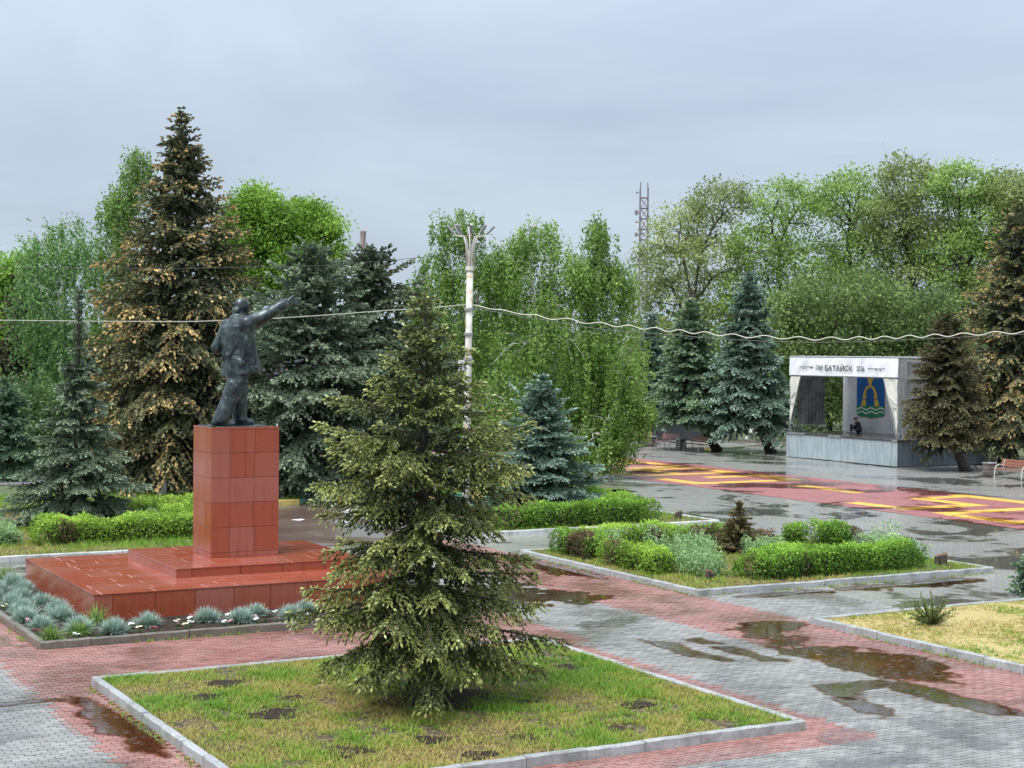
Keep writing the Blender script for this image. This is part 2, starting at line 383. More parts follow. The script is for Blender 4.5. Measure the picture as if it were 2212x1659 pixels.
# ---- puddles: thin water films
def water_mat(name='rain_water', tint=(0.54, 0.42, 0.32), k=1.15):
    m, nt, b = new_mat(name); p = wpos(nt); nt.nodes.remove(b)
    vv = nd(nt, 'ShaderNodeAttribute', attribute_name='v').outputs['Fac']; fr_n = noise(nt, p, 7, 4); vv = mathn(nt, 'ADD', vv, mathn(nt, 'MULTIPLY', mathn(nt, 'SUBTRACT', fr_n, 0.5), 0.5))
    damp = rampn(nt, vv, [(0.15, (0, 0, 0)), (0.55, (1, 1, 1))]); film = rampn(nt, vv, [(0.42, (0, 0, 0)), (0.62, (1, 1, 1))])
    tr = nd(nt, 'ShaderNodeBsdfTransparent', {'Color': mixc(nt, damp, (1.0, 1.0, 1.0), tint)}); gl = nd(nt, 'ShaderNodeBsdfGlossy', {'Color': (1, 1, 1, 1), 'Roughness': 0.02})
    vo = nd(nt, 'ShaderNodeTexVoronoi', {'Vector': p, 'Scale': 5.0}); 
    rp = mathn(nt, 'SINE', mathn(nt, 'MULTIPLY', vo.outputs['Distance'], 60.0)); rp = mathn(nt, 'MULTIPLY', rp, mathn(nt, 'SUBTRACT', 0.45, vo.outputs['Distance'], clamp=True))
    bp = nd(nt, 'ShaderNodeBump', {'Height': mathn(nt, 'ADD', rp, mathn(nt, 'MULTIPLY', noise(nt, p, 9), 0.4)), 'Strength': 0.05, 'Distance': 0.02})
    fr = nd(nt, 'ShaderNodeFresnel', {'IOR': 1.33, 'Normal': bp.outputs[0]}); nt.links.new(bp.outputs[0], gl.inputs['Normal'])
    ms = nd(nt, 'ShaderNodeMixShader', {0: mathn(nt, 'MULTIPLY', mathn(nt, 'MULTIPLY', fr.outputs[0], film), k)}); nt.links.new(tr.outputs[0], ms.inputs[1]); nt.links.new(gl.outputs[0], ms.inputs[2])
    nt.links.new(ms.outputs[0], nt.nodes['Material Output'].inputs[0]); return m
M_water = water_mat()
def puddle(name, pts, jag=0.09, z=0.006, mat=None):
    pts = np.array(pts, float); out = []
    n = len(pts)
    for i in range(n):
        a, b = pts[i], pts[(i+1) % n]; L = np.hypot(*(b-a)); k = max(2, int(L/0.10)); nrm = np.array([-(b-a)[1], (b-a)[0]])/(L+1e-9)
        ph = rng.random()*6
        for j in range(k):
            t = j/k; out.append(a+(b-a)*t+nrm*(rng.normal(0, jag*0.45)+jag*math.sin(ph+t*L*5))*min(1, L))
    out = np.array(out); s_ = 0.075; lo = out.min(0)-.35; hi = out.max(0)+.35
    gx = np.arange(lo[0], hi[0], s_); gy = np.arange(lo[1], hi[1], s_); X, Y = np.meshgrid(gx, gy, indexing='ij'); D = np.full(X.shape, 9.0); ins = np.zeros(X.shape, bool)
    for a, b in zip(pts, np.roll(pts, -1, 0)):
        e = b-a; t = np.clip(((X-a[0])*e[0]+(Y-a[1])*e[1])/(e@e+1e-9), 0, 1); D = np.minimum(D, np.hypot(X-a[0]-t*e[0], Y-a[1]-t*e[1]))
        c = ((a[1] > Y) != (b[1] > Y)) & (X < (b[0]-a[0])*(Y-a[1])/(b[1]-a[1]+1e-9)+a[0]); ins ^= c
    vn = vnoise(rng); w = np.where(ins, D, -D)+jag*2.2*(vn(X*2.2, Y*2.2)-.5)*2+jag*1.2*(vn(X*7+3, Y*7)-.5)*2; v = np.clip(.5+w/.34, 0, 1); nx, ny = X.shape
    i = np.arange(nx-1)[:, None]*ny+np.arange(ny-1)[None]; F = np.stack([i, i+ny, i+ny+1, i+1], -1).reshape(-1, 4); vf = v.ravel(); F = F[vf[F].max(1) > .01]
    u, inv = np.unique(F, return_inverse=True)
    mb = MB().add(np.stack([X.ravel(), Y.ravel(), np.full(X.size, z)], 1)[u], inv.reshape(F.shape), 0, vf[u])
    return tag(mb.build(name, mat or M_water), kind='structure')
puddle('puddle', [(20.6, 27.3), (21.3, 27.8), (22.2, 27.9), (22.5, 27.3), (21.4, 26.5), (20.9, 25.1), (21.4, 24.3), (22.0, 23.0), (21.5, 21.7), (20.8, 20.8), (20.2, 21.7), (19.7, 23.1), (20.0, 24.3), (20.3, 25.6)], 0.13)
puddle('puddle', [(18.4, 21.9), (18.7, 21.75), (19.7, 21.7), (20.0, 21.4), (20.0, 20.2), (20.1, 19.1), (20.0, 18.5), (19.5, 18.7), (19.3, 19.9), (19.45, 21.2), (18.8, 21.3), (18.2, 20.9)], 0.08)
puddle('puddle', [(18.0, 20.9), (18.45, 20.7), (18.1, 19.4), (17.75, 19.4)], 0.08)
puddle('puddle', [(18.95, 26.8), (19.3, 26.7), (19.35, 26.0), (19.0, 26.1)], 0.06)
puddle('puddle', [(19.0, 25.8), (19.25, 25.6), (19.4, 24.0), (19.1, 24.3)], 0.06)
puddle('puddle', [(18.15, 27.0), (18.45, 26.7), (18.4, 24.5), (18.05, 25.2)], 0.06)
puddle('puddle', [(6.45, 26.9), (6.75, 26.6), (6.85, 25.4), (6.95, 23.9), (6.85, 22.9), (6.75, 22.2), (6.6, 22.5), (6.5, 23.6), (6.2, 24.7), (6.35, 25.2)], 0.06)
puddle('puddle', [(21.6, 40.4), (22.55, 40.0), (22.5, 37.2), (22.2, 35.0), (21.5, 36.5)], 0.15, 0.010)
puddle('puddle', [(17.2, 36.0), (19.8, 35.0), (20.6, 32.2), (19.6, 31.4), (17.6, 32.6)], 0.25, 0.006)
puddle('puddle', [(23.5, 30.9), (27.5, 31.1), (31.5, 30.9), (31.0, 30.2), (27, 30.3)], 0.15, 0.008)
puddle('puddle', [(4.6, 26.9), (6.3, 26.75), (6.35, 26.6), (4.6, 26.7)], 0.04)

M_clear = water_mat('clear_rain_film', (0.86, 0.86, 0.86), 1.0)
for ps in ([(16.0, 19.2), (17.0, 19.1), (16.5, 18.8), (16.35, 18.0), (16.0, 18.3)], [(17.8, 19.3), (18.4, 19.0), (18.1, 17.6), (17.9, 16.4), (17.6, 17.7)], [(4.9, 22.4), (6.0, 22.1), (5.9, 21.8), (4.9, 22.0)], [(4.5, 26.4), (5.6, 26.5), (5.6, 26.2), (4.5, 26.1)], [(4.7, 24.6), (5.6, 24.4), (5.5, 24.1), (4.7, 24.2)], [(15.0, 17.7), (16.6, 17.5), (16.4, 16.9), (15.0, 17.0)], [(5.4, 33.2), (6.7, 33.0), (6.8, 31.9), (5.8, 32.0)], [(18.0, 29.6), (19.6, 29.5), (19.5, 28.9), (18.0, 28.8)]): puddle('rain_film', ps, 0.13, 0.005, M_clear)
# ---- curbs
def stone_mat(name, ca, cb, sc=18):
    m, nt, b = new_mat(name); p = wpos(nt); oi = nd(nt, 'ShaderNodeObjectInfo').outputs['Random']
    c = rampn(nt, noise(nt, p, sc, 6, 0.7), [(0.38, ca), (0.62, cb)])
    c = mixc(nt, mathn(nt, 'MULTIPLY', oi, 0.35), c, tuple(v*0.55 for v in ca))
    st = rampn(nt, noise(nt, p, 2.2, 5), [(0.5, (0, 0, 0)), (0.68, (1, 1, 1))])
    c = mixc(nt, mathn(nt, 'MULTIPLY', st, 0.5), c, (0.09, 0.10, 0.06))
    nt.links.new(c, b.inputs['Base Color']); b.inputs['Roughness'].default_value = 0.32; bump(nt, b, noise(nt, p, 45, 4), 0.4, 0.012); return m
M_curb = stone_mat('grey_kerb_concrete', (0.30, 0.31, 0.32), (0.42, 0.43, 0.43))
M_curb_d = stone_mat('brown_kerb_concrete', (0.13, 0.115, 0.095), (0.21, 0.185, 0.155))
M_curb_w = stone_mat('whitewashed_kerb', (0.50, 0.52, 0.52), (0.62, 0.62, 0.60))
def stone_mesh(m, w=0.13, top=0.15):
    mb = MB(); r2 = np.random.default_rng(3)
    # rough hewn block: chamfered top, a little unevenness along its length
    xs = np.linspace(-0.494, 0.494, 6); prof = [(-w/2, -0.08), (-w/2, top-0.018), (-w/2+0.016, top), (w/2-0.016, top), (w/2, top-0.018), (w/2, -0.08)]
    V = []
    for x in xs:
        for (y, z) in prof: V.append((x, y+r2.normal(0, 0.0025), z+r2.normal(0, 0.0028)))
    n = len(prof); F = [(i*n+j, i*n+j+1, (i+1)*n+j+1, (i+1)*n+j) for i in range(len(xs)-1) for j in range(n-1)]
    mb.add(V, F); mb.F.append((np.array([list(range(n))[::-1]]), 0)); mb.F.append((np.array([list(range((len(xs)-1)*n, len(xs)*n))]), 0))
    return mb.mesh('kerb_stone', m)
SM = {'g': stone_mesh(M_curb), 'd': stone_mesh(M_curb_d), 'w': stone_mesh(M_curb_w)}
def curb(parent, rect, kind='g', w=0.13):
    x0, x1, y0, y1 = rect; h = w/2
    for (ax, ay, bx, by) in ((x0, y0+h, x1, y0+h), (x0, y1-h, x1, y1-h), (x0+h, y0+w, x0+h, y1-w), (x1-h, y0+w, x1-h, y1-w)):
        L = math.hypot(bx-ax, by-ay); n = max(1, round(L))
        for i in range(n):
            t = (i+0.5)/n; x, y = ax+(bx-ax)*t, ay+(by-ay)*t
            if not (in_frame(x, y, 0.15, 90)): continue
            o = link('kerb_stone', SM[kind], parent, (x+rng.normal(0, .003), y+rng.normal(0, .003), rng.normal(0, 0.004)))
            o.scale = (L/n, 1, 1); o.rotation_euler = (rng.normal(0, 0.006), rng.normal(0, 0.004), math.atan2(by-ay, bx-ax)+rng.normal(0, 0.004))
def soil(parent, rect, m, z=0.10, amp=0.02, n=40, name='soil'):
    x0, x1, y0, y1 = rect; w = 0.1; vn = vnoise(rng)
    X, Y = np.meshgrid(np.linspace(x0+w, x1-w, n), np.linspace(y0+w, y1-w, n), indexing='ij')
    Z = z+amp*(vn(X*1.5, Y*1.5)-0.5)*2+amp*0.5*(vn(X*5+9, Y*5)-0.5)*2
    i = np.arange(n-1)[:, None]*n+np.arange(n-1)[None]
    return MB().add(np.stack([X, Y, Z], -1).reshape(-1, 3), np.stack([i, i+n, i+n+1, i+1], -1).reshape(-1, 4)).build(name, m, parent, True)
M_lawnsoil = simple('mossy_lawn_soil', None, scale=9, rough=0.85, stops=[(0.34, (0.022, 0.016, 0.011)), (0.48, (0.06, 0.042, 0.024)), (0.60, (0.15, 0.11, 0.05)), (0.72, (0.20, 0.18, 0.06))], bmp=0.9)
M_drysoil = simple('dry_grass_soil', None, scale=8, rough=0.85, stops=[(0.30, (0.24, 0.17, 0.08)), (0.5, (0.40, 0.31, 0.13)), (0.68, (0.30, 0.29, 0.09))], bmp=0.9)
M_black = simple('black_bed_soil', (0.016, 0.012, 0.009), (0.055, 0.041, 0.029), 14, 0.95, bmp=1.0, spec=0.15)
beds = {}
for key, nm, ck, sm, z in (('lawn', 'lawn_bed', 'g', M_lawnsoil, 0.11), ('flower', 'flower_bed', 'd', M_black, 0.11), ('right', 'dry_lawn_bed', 'g', M_drysoil, 0.11),
                       ('island', 'island_bed', 'g', M_lawnsoil, 0.11), ('island_back', 'far_island_bed', 'w', M_lawnsoil, 0.11), ('hedge_bed', 'hedge_bed', 'w', M_lawnsoil, 0.11)):
    s = struct(nm); beds[key] = s; curb(s, BEDS[key], ck); soil(s, BEDS[key], sm, z, .008 if key == 'lawn' else .02)
mr = np.array([(11.65+(1.0+.12*math.sin(3*a)+.08*math.sin(7*a))*math.cos(a), 23.4+(.75+.1*math.sin(4*a+1))*math.sin(a), .137) for a in np.arange(40)*2*PI/40])
MB().add(mr, [list(range(40))]).build('mulch_ring', M_black, beds['lawn'])

# striped kerb along the driveway
M_yel = simple('yellow_kerb_paint', (0.55, 0.42, 0.10), (0.45, 0.36, 0.14), 10, 0.4)
M_grn = simple('green_kerb_paint', (0.03, 0.14, 0.085), (0.05, 0.19, 0.11), 10, 0.4)
sk = struct('striped_kerb'); sy, sg = stone_mesh(M_yel), stone_mesh(M_grn)
for i in range(24):
    o = link('kerb_stone', (sy, sg)[i % 2], sk, (8.0+i*1.0, 57.15, 0.05)); o.scale = (1, 1.2, 1.1)
# low kerb of the park behind the stage
fk = struct('park_kerb')
for i in range(40):
    o = link('kerb_stone', SM['d'], fk, (67.0, 52+i*1.2, 0.02)); o.scale = (1.2, 1, 1.3); o.rotation_euler = (0, 0, PI/2)

# ---- painted band with block figures on the plaza
M_redp = paving_mat('red_painted_paving', (0.30, 0.075, 0.075), (0.37, 0.11, 0.105), True)
def paint_mat(name, col):
    m, nt, b = new_mat(name); p = wpos(nt)
    n1 = noise(nt, p, 0.20, 6, 0.62, 0.6); f = mathn(nt, 'ADD', n1, mathn(nt, 'MULTIPLY', noise(nt, p, 1.1, 4, 0.6), 0.16))
    pud = rampn(nt, f, [(0.60, (0, 0, 0)), (0.65, (1, 1, 1))])
    wear = rampn(nt, noise(nt, p, 1.3, 5, 0.7), [(0.3, tuple(v*0.72 for v in col)), (0.6, col)])
    nt.links.new(mixc(nt, mathn(nt, 'MULTIPLY', pud, 0.6), wear, tuple(v*0.35 for v in col)), b.inputs['Base Color'])
    nt.links.new(rampn(nt, pud, [(0.0, (0.45,)*3), (1.0, (0.06,)*3)]), b.inputs['Roughness']); return m
M_redp = paint_mat('red_ground_paint', (0.29, 0.10, 0.095)); M_yelp = paint_mat('yellow_ground_paint', (0.74, 0.42, 0.05))
band = sheet('painted_band', 41.8, 50.4, 30, 92, 0.004, M_redp)
def stroke(x0, x1, y0, y1):
    mb = MB(); sheet('painted_stroke', x0, x1, y0, y1, 0.008, M_yelp, band)
for s in ((48.3, 49.1, 73.2, 77.5), (45.2, 48.3, 73.0, 73.8), (48.3, 49.1, 69.0, 72.7), (45.2, 48.3, 71.9, 72.7), (45.3, 48.3, 68.7, 69.5), (42.9, 48.3, 67.5, 68.3), (48.3, 49.1, 64.2, 68.3), (42.9, 48.3, 64.2, 65.0), (42.7, 43.5, 65.0, 67.5),
          (45.2, 46.0, 65.0, 67.5), (42.6, 43.4, 59.2, 62.7), (43.4, 49.1, 59.2, 60.0), (48.3, 49.1, 60.0, 62.8), (45.4, 48.3, 62.0, 62.8), (46.2, 47.0, 52.7, 56.9), (42.8, 43.6, 46.0, 49.4), (43.6, 47.4, 46.0, 46.8), (46.6, 47.4, 46.8, 49.9), (47.4, 49.4, 49.2, 49.9),
          (49.4, 50.2, 45.6, 50.4), (43.1, 49.4, 44.0, 44.8), (42.9, 43.7, 40.4, 44.0), (43.7, 49.4, 40.4, 41.2), (48.6, 49.4, 41.2, 44.0)):
    stroke(*s)

# ================================================================== GRASS
M_grass = foliage('grass_blades', [(0.0, (0.38, 0.31, 0.11)), (0.3, (0.29, 0.32, 0.06)), (0.6, (0.17, 0.30, 0.035)), (1.0, (0.10, 0.24, 0.022))], 0.6, 0.35)
def grass(name, label, rect, n, h0, h1, blades=4, green=0.5, bare=(), z=0.10, keep=None, dry=0.0):
    x0, x1, y0, y1 = rect; x0 += 0.14; x1 -= 0.14; y0 += 0.14; y1 -= 0.14
    X = x0+rng.random(n)*(x1-x0); Y = y0+rng.random(n)*(y1-y0); vn = vnoise(rng)
    p = 0.6*vn(X*0.8, Y*0.8)+0.4*vn(X*3+5, Y*3)
    q = 0.55*vn(X*1.7+30, Y*1.7)+0.45*vn(X*5+11, Y*5)
    k = q+rng.normal(0, .07, n) > 0.30
    for (bx, by, br) in bare: k &= np.hypot(X-bx, (Y-by))+0.5*(vn(X*4, Y*4+3)-0.5)+rng.normal(0, .14, n) > br*.85
    if keep is not None: k &= keep(X, Y)
    X, Y, p, q = X[k], Y[k], p[k], q[k]; n = len(X)
    X = np.repeat(X, blades)+rng.normal(0, 0.02, n*blades); Y = np.repeat(Y, blades)+rng.normal(0, 0.02, n*blades); p = np.repeat(p, blades); q = np.repeat(q, blades); N = len(X)
    H = (h0+(h1-h0)*rng.random(N)**2)*(0.5+p); az = rng.random(N)*2*PI; ln = H*(0.5+1.3*rng.random(N)); w = 0.006+0.008*rng.random(N)
    ca, sa = np.cos(az), np.sin(az); B = np.stack([X, Y, np.full(N, z)], 1)
    V = np.stack([B+np.stack([-sa*w, ca*w, 0*w], 1), B+np.stack([sa*w, -ca*w, 0*w], 1), B+np.stack([ca*ln, sa*ln, H], 1)], 1)
    v = np.clip(green+(p-0.5)*1.3-dry*(q-0.3)+rng.normal(0, 0.16, N), 0, 1)
    o = MB().add(V.reshape(-1, 3), np.arange(3*N).reshape(-1, 3), 0, np.repeat(v, 3)).build(name, M_grass)
    return tag(o, label, 'grass', kind='stuff')
bare = BARE = [(9.0, 26.2, .45), (8.3, 25.3, .40), (8.9, 23.6, .55), (9.0, 20.9, .45), (11.6, 20.5, .3), (13.2, 20.3, .3), (15.0, 24.8, .42), (14.4, 21.6, .42), (10.4, 21.0, .35), (11.65, 23.4, .75), (10.6, 19.9, .35), (12.9, 22.6, .25), (9.6, 24.6, .25)]
grass('grass', 'short patchy yellow green grass of the near lawn under the spruce', BEDS['lawn'], 62000, 0.025, 0.095, 3, 0.50, bare, dry=0.6)
grass('grass', 'grass on the island bed among the hedges', BEDS['island'], 16000, 0.05, 0.14, 3, 0.5, dry=0.3)
grass('grass', 'dry straw coloured grass of the bed at the right edge', BEDS['right'], 40000, 0.03, 0.09, 3, 0.33, dry=0.3, keep=lambda X, Y: (X < 31) & (Y > 17))
grass('grass', 'grass of the bed behind the red monument', BEDS['hedge_bed'], 16000, 0.06, 0.2, 3, 0.45)
grass('grass', 'grass of the far island under the small blue spruce', BEDS['island_back'], 9000, 0.06, 0.18, 3, 0.55)
grass('grass', 'rough grass behind the green and yellow kerb', (8, 34, 57.3, 64), 14000, 0.08, 0.22, 3, 0.6)
for (bx, by, br) in BARE:
    a = np.arange(30)*2*PI/30; ph = rng.random(3)*6; rr = br*.72*(1.05+.18*np.sin(3*a+ph[0])+.12*np.sin(5*a+ph[1])+.08*np.sin(9*a+ph[2]))
    MB().add(np.stack([bx+rr*np.cos(a), by+rr*.8*np.sin(a), np.full(30, .125)], 1), [list(range(30))]).build('bare_soil_patch', M_black, beds['lawn'])
# weeds in the joints along kerbs
def weeds():
    runs = [(22.65, 31.4, 22.65, 40), (22.7, 31.35, 32.6, 31.35), (22.5, 21, 22.5, 27), (6.95, 27.5, 6.95, 21.5), (6.9, 31.3, 6.9, 36), (7, 31.25, 15, 31.25), (16.15, 19.5, 16.15, 27.5)]
    X, Y = [], []
    for ax, ay, bx, by in runs:
        n = int(math.hypot(bx-ax, by-ay)*26); t = rng.random(n)
        cl = np.floor(t*9); kk = rng.random(10)[cl.astype(int)] > 0.35; t = t[kk]
        X.append(ax+(bx-ax)*t+rng.normal(0, .04, len(t))); Y.append(ay+(by-ay)*t+rng.normal(0, .04, len(t)))
    X = np.concatenate(X); Y = np.concatenate(Y); X = np.repeat(X, 3); Y = np.repeat(Y, 3); N = len(X)
    H = 0.02+0.07*rng.random(N)**2; az = rng.random(N)*6.28; ln = 0.03+0.05*rng.random(N); w = 0.009
    B = np.stack([X, Y, np.zeros(N)], 1); ca, sa = np.cos(az), np.sin(az)
    V = np.stack([B+np.stack([-sa*w, ca*w, 0*H], 1), B+np.stack([sa*w, -ca*w, 0*H], 1), B+np.stack([ca*ln, sa*ln, H], 1)], 1)
    o = MB().add(V.reshape(-1, 3), np.arange(3*N).reshape(-1, 3), 0, np.repeat(np.clip(rng.normal(.5, .3, N), 0, 1), 3)).build('weeds', M_grass)
    tag(o, 'small weeds growing in the joints along the kerbs', 'weeds', kind='stuff')
weeds()
# ================================================================== MONUMENT
def granite():
    m, nt, b = new_mat('polished_red_granite'); p = wpos(nt); oi = nd(nt, 'ShaderNodeObjectInfo').outputs['Random']
    c = rampn(nt, noise(nt, p, 40, 4, 0.7), [(0.35, (0.22, 0.042, 0.020)), (0.65, (0.34, 0.085, 0.045))])
    c = mixc(nt, rampn(nt, oi, [(0.35, (0, 0, 0)), (1.0, (0.8, 0.8, 0.8))]), c, (0.30, 0.105, 0.08))
    mp = nd(nt, 'ShaderNodeMapping', {'Vector': p, 'Scale': (9, 9, 0.9)})
    c = mixc(nt, rampn(nt, noise(nt, mp.outputs[0], 1.0, 4, 0.6), [(0.50, (0, 0, 0)), (0.75, (0.38, 0.38, 0.38))]), c, (0.13, 0.026, 0.014))
    nt.links.new(c, b.inputs['Base Color'])
    nt.links.new(mathn(nt, 'MULTIPLY_ADD', noise(nt, p, 3, 3), 0.18, 0.06), b.inputs['Roughness']); bump(nt, b, noise(nt, p, 6, 3), 0.03, 0.02); return m
M_gran = granite()
M_mortar = simple('pale_wet_mortar', (0.42, 0.22, 0.19), (0.55, 0.36, 0.32), 14, 0.4)
M_dark = simple('dark_joint', (0.05, 0.012, 0.008), None, 9, 0.7)
ped = thing('granite_pedestal', 'stepped red granite monument base with tall tiled pedestal block', 'pedestal', (0, 0, 0))
core = MB(); g = 0.025
def tier(x0, x1, y0, y1, z0, z1, cols_f, cols_s, rows_top):
    box(core, x0+g, x1-g, y0+g, y1-g, z0, z1-0.03)
    # face slabs
    j = 0.006
    for (a, b_) in zip(cols_f[:-1], cols_f[1:]):
        for yy in ((y0, y0+g-0.002), (y1-g+0.002, y1)):
            cbox(MB(), 0, 1, 0, 1, 0, 1)
            mb = MB(); cbox(mb, x0+(x1-x0)*a+j, x0+(x1-x0)*b_-j, *yy, z0, z1-0.026, 0.003); mb.build('granite_slab', M_gran, ped)
    for (a, b_) in zip(cols_s[:-1], cols_s[1:]):
        for xx in ((x0, x0+g-0.002), (x1-g+0.002, x1)):
            mb = MB(); cbox(mb, *xx, y0+(y1-y0)*a+j, y0+(y1-y0)*b_-j, z0, z1-0.026, 0.003); mb.build('granite_slab', M_gran, ped)
def top_slabs(x0, x1, y0, y1, z1, rowh, L, hole=None):
    mb = MB(); box(mb, x0+0.012, x1-0.012, y0+0.012, y1-0.012, z1-0.035, z1-0.006); mb.build('mortar_bed', M_mortar, ped)
    y = y0; r = 0
    while y < y1-0.05:
        h = rowh*rng.choice([0.75, 1, 1, 1.3]); ye = y+h if y+h < y1-0.25 else y1
        x = x0-L*(0.0 if r % 2 else 0.45)
        while x < x1-0.02:
            l = L*rng.choice([0.6, 1, 1, 1.25]); xe = x+l if x+l < x1-0.25 else x1
            xa = max(x, x0); 
            if xe-xa > 0.03 and not (hole and xa > hole[0] and xe < hole[1] and y > hole[2] and ye < hole[3]):
                q = MB(); jj = rng.uniform(0.004, 0.013)
                cbox(q, xa-(0.012 if xa == x0 else -jj), xe+(0.012 if xe == x1 else -jj), y-(0.012 if y == y0 else -jj), ye+(0.012 if ye == y1 else -jj), z1-0.026, z1+rng.normal(0, 0.0012), 0.004); q.build('granite_slab', M_gran, ped)
            x = xe
        y = ye; r += 1
L0 = (8.6, 15.95, 33.5, 40.05, 0.05, 0.68); L1 = (10.87, 15.5, 35.1, 39.05, 0.68, 0.90); PB = (12.15, 13.85, 36.5, 37.9, 0.90, 4.0)
tier(*L0, [0, .055, .18, .30, .42, .535, .655, .77, .885, 1], [0, .16, .32, .48, .64, .8, 1], None)
top_slabs(*L0[:4], L0[5], 0.48, 1.15, (10.9, 15.4, 35.2, 39.0))
tier(*L1, [0, .08, .33, .55, .78, 1], [0, .25, .5, .75, 1], None)
top_slabs(*L1[:4], L1[5], 0.45, 1.1, (12.2, 13.8, 36.6, 37.8))
x0, x1, y0, y1, z0, z1 = PB; box(core, x0+g, x1-g, y0+g, y1-g, z0, z1-0.02)
zs = [0.90, 1.02]+[1.02+(4.0-1.02)*i/5 for i in range(1, 6)]
for k in range(6):
    za, zb = zs[k]+0.005, zs[k+1]-0.005
    cf = [0, .27, .63, 1] if k != 2 else [0, .27, .62, .9, 1]
    if k == 4: cf = [0, .27, .5, .63, 1]
    if k == 5: cf = [0, .27, .505, .64, 1]
    for a, b_ in zip(cf[:-1], cf[1:]):
        for yy in ((y0, y0+g-.002), (y1-g+.002, y1)):
            mb = MB(); cbox(mb, x0+(x1-x0)*a+.004, x0+(x1-x0)*b_-.004, *yy, za, zb, 0.003); mb.build('granite_slab', M_gran, ped)
    for a, b_ in zip([0, .36, .68], [.36, .68, 1]):
        for xx in ((x0, x0+g-.002), (x1-g+.002, x1)):
            mb = MB(); cbox(mb, *xx, y0+(y1-y0)*a+.004+(0.027 if a == 0 else 0), y0+(y1-y0)*b_-.004-(0.027 if b_ == 1 else 0), za, zb, 0.003); mb.build('granite_slab', M_gran, ped)
mb = MB(); cbox(mb, x0-.006, x1+.006, y0-.006, y1+.006, z1-0.014, z1+0.012, 0.006); mb.build('cap_slab', M_gran, ped)
core.build('core', M_dark, ped)

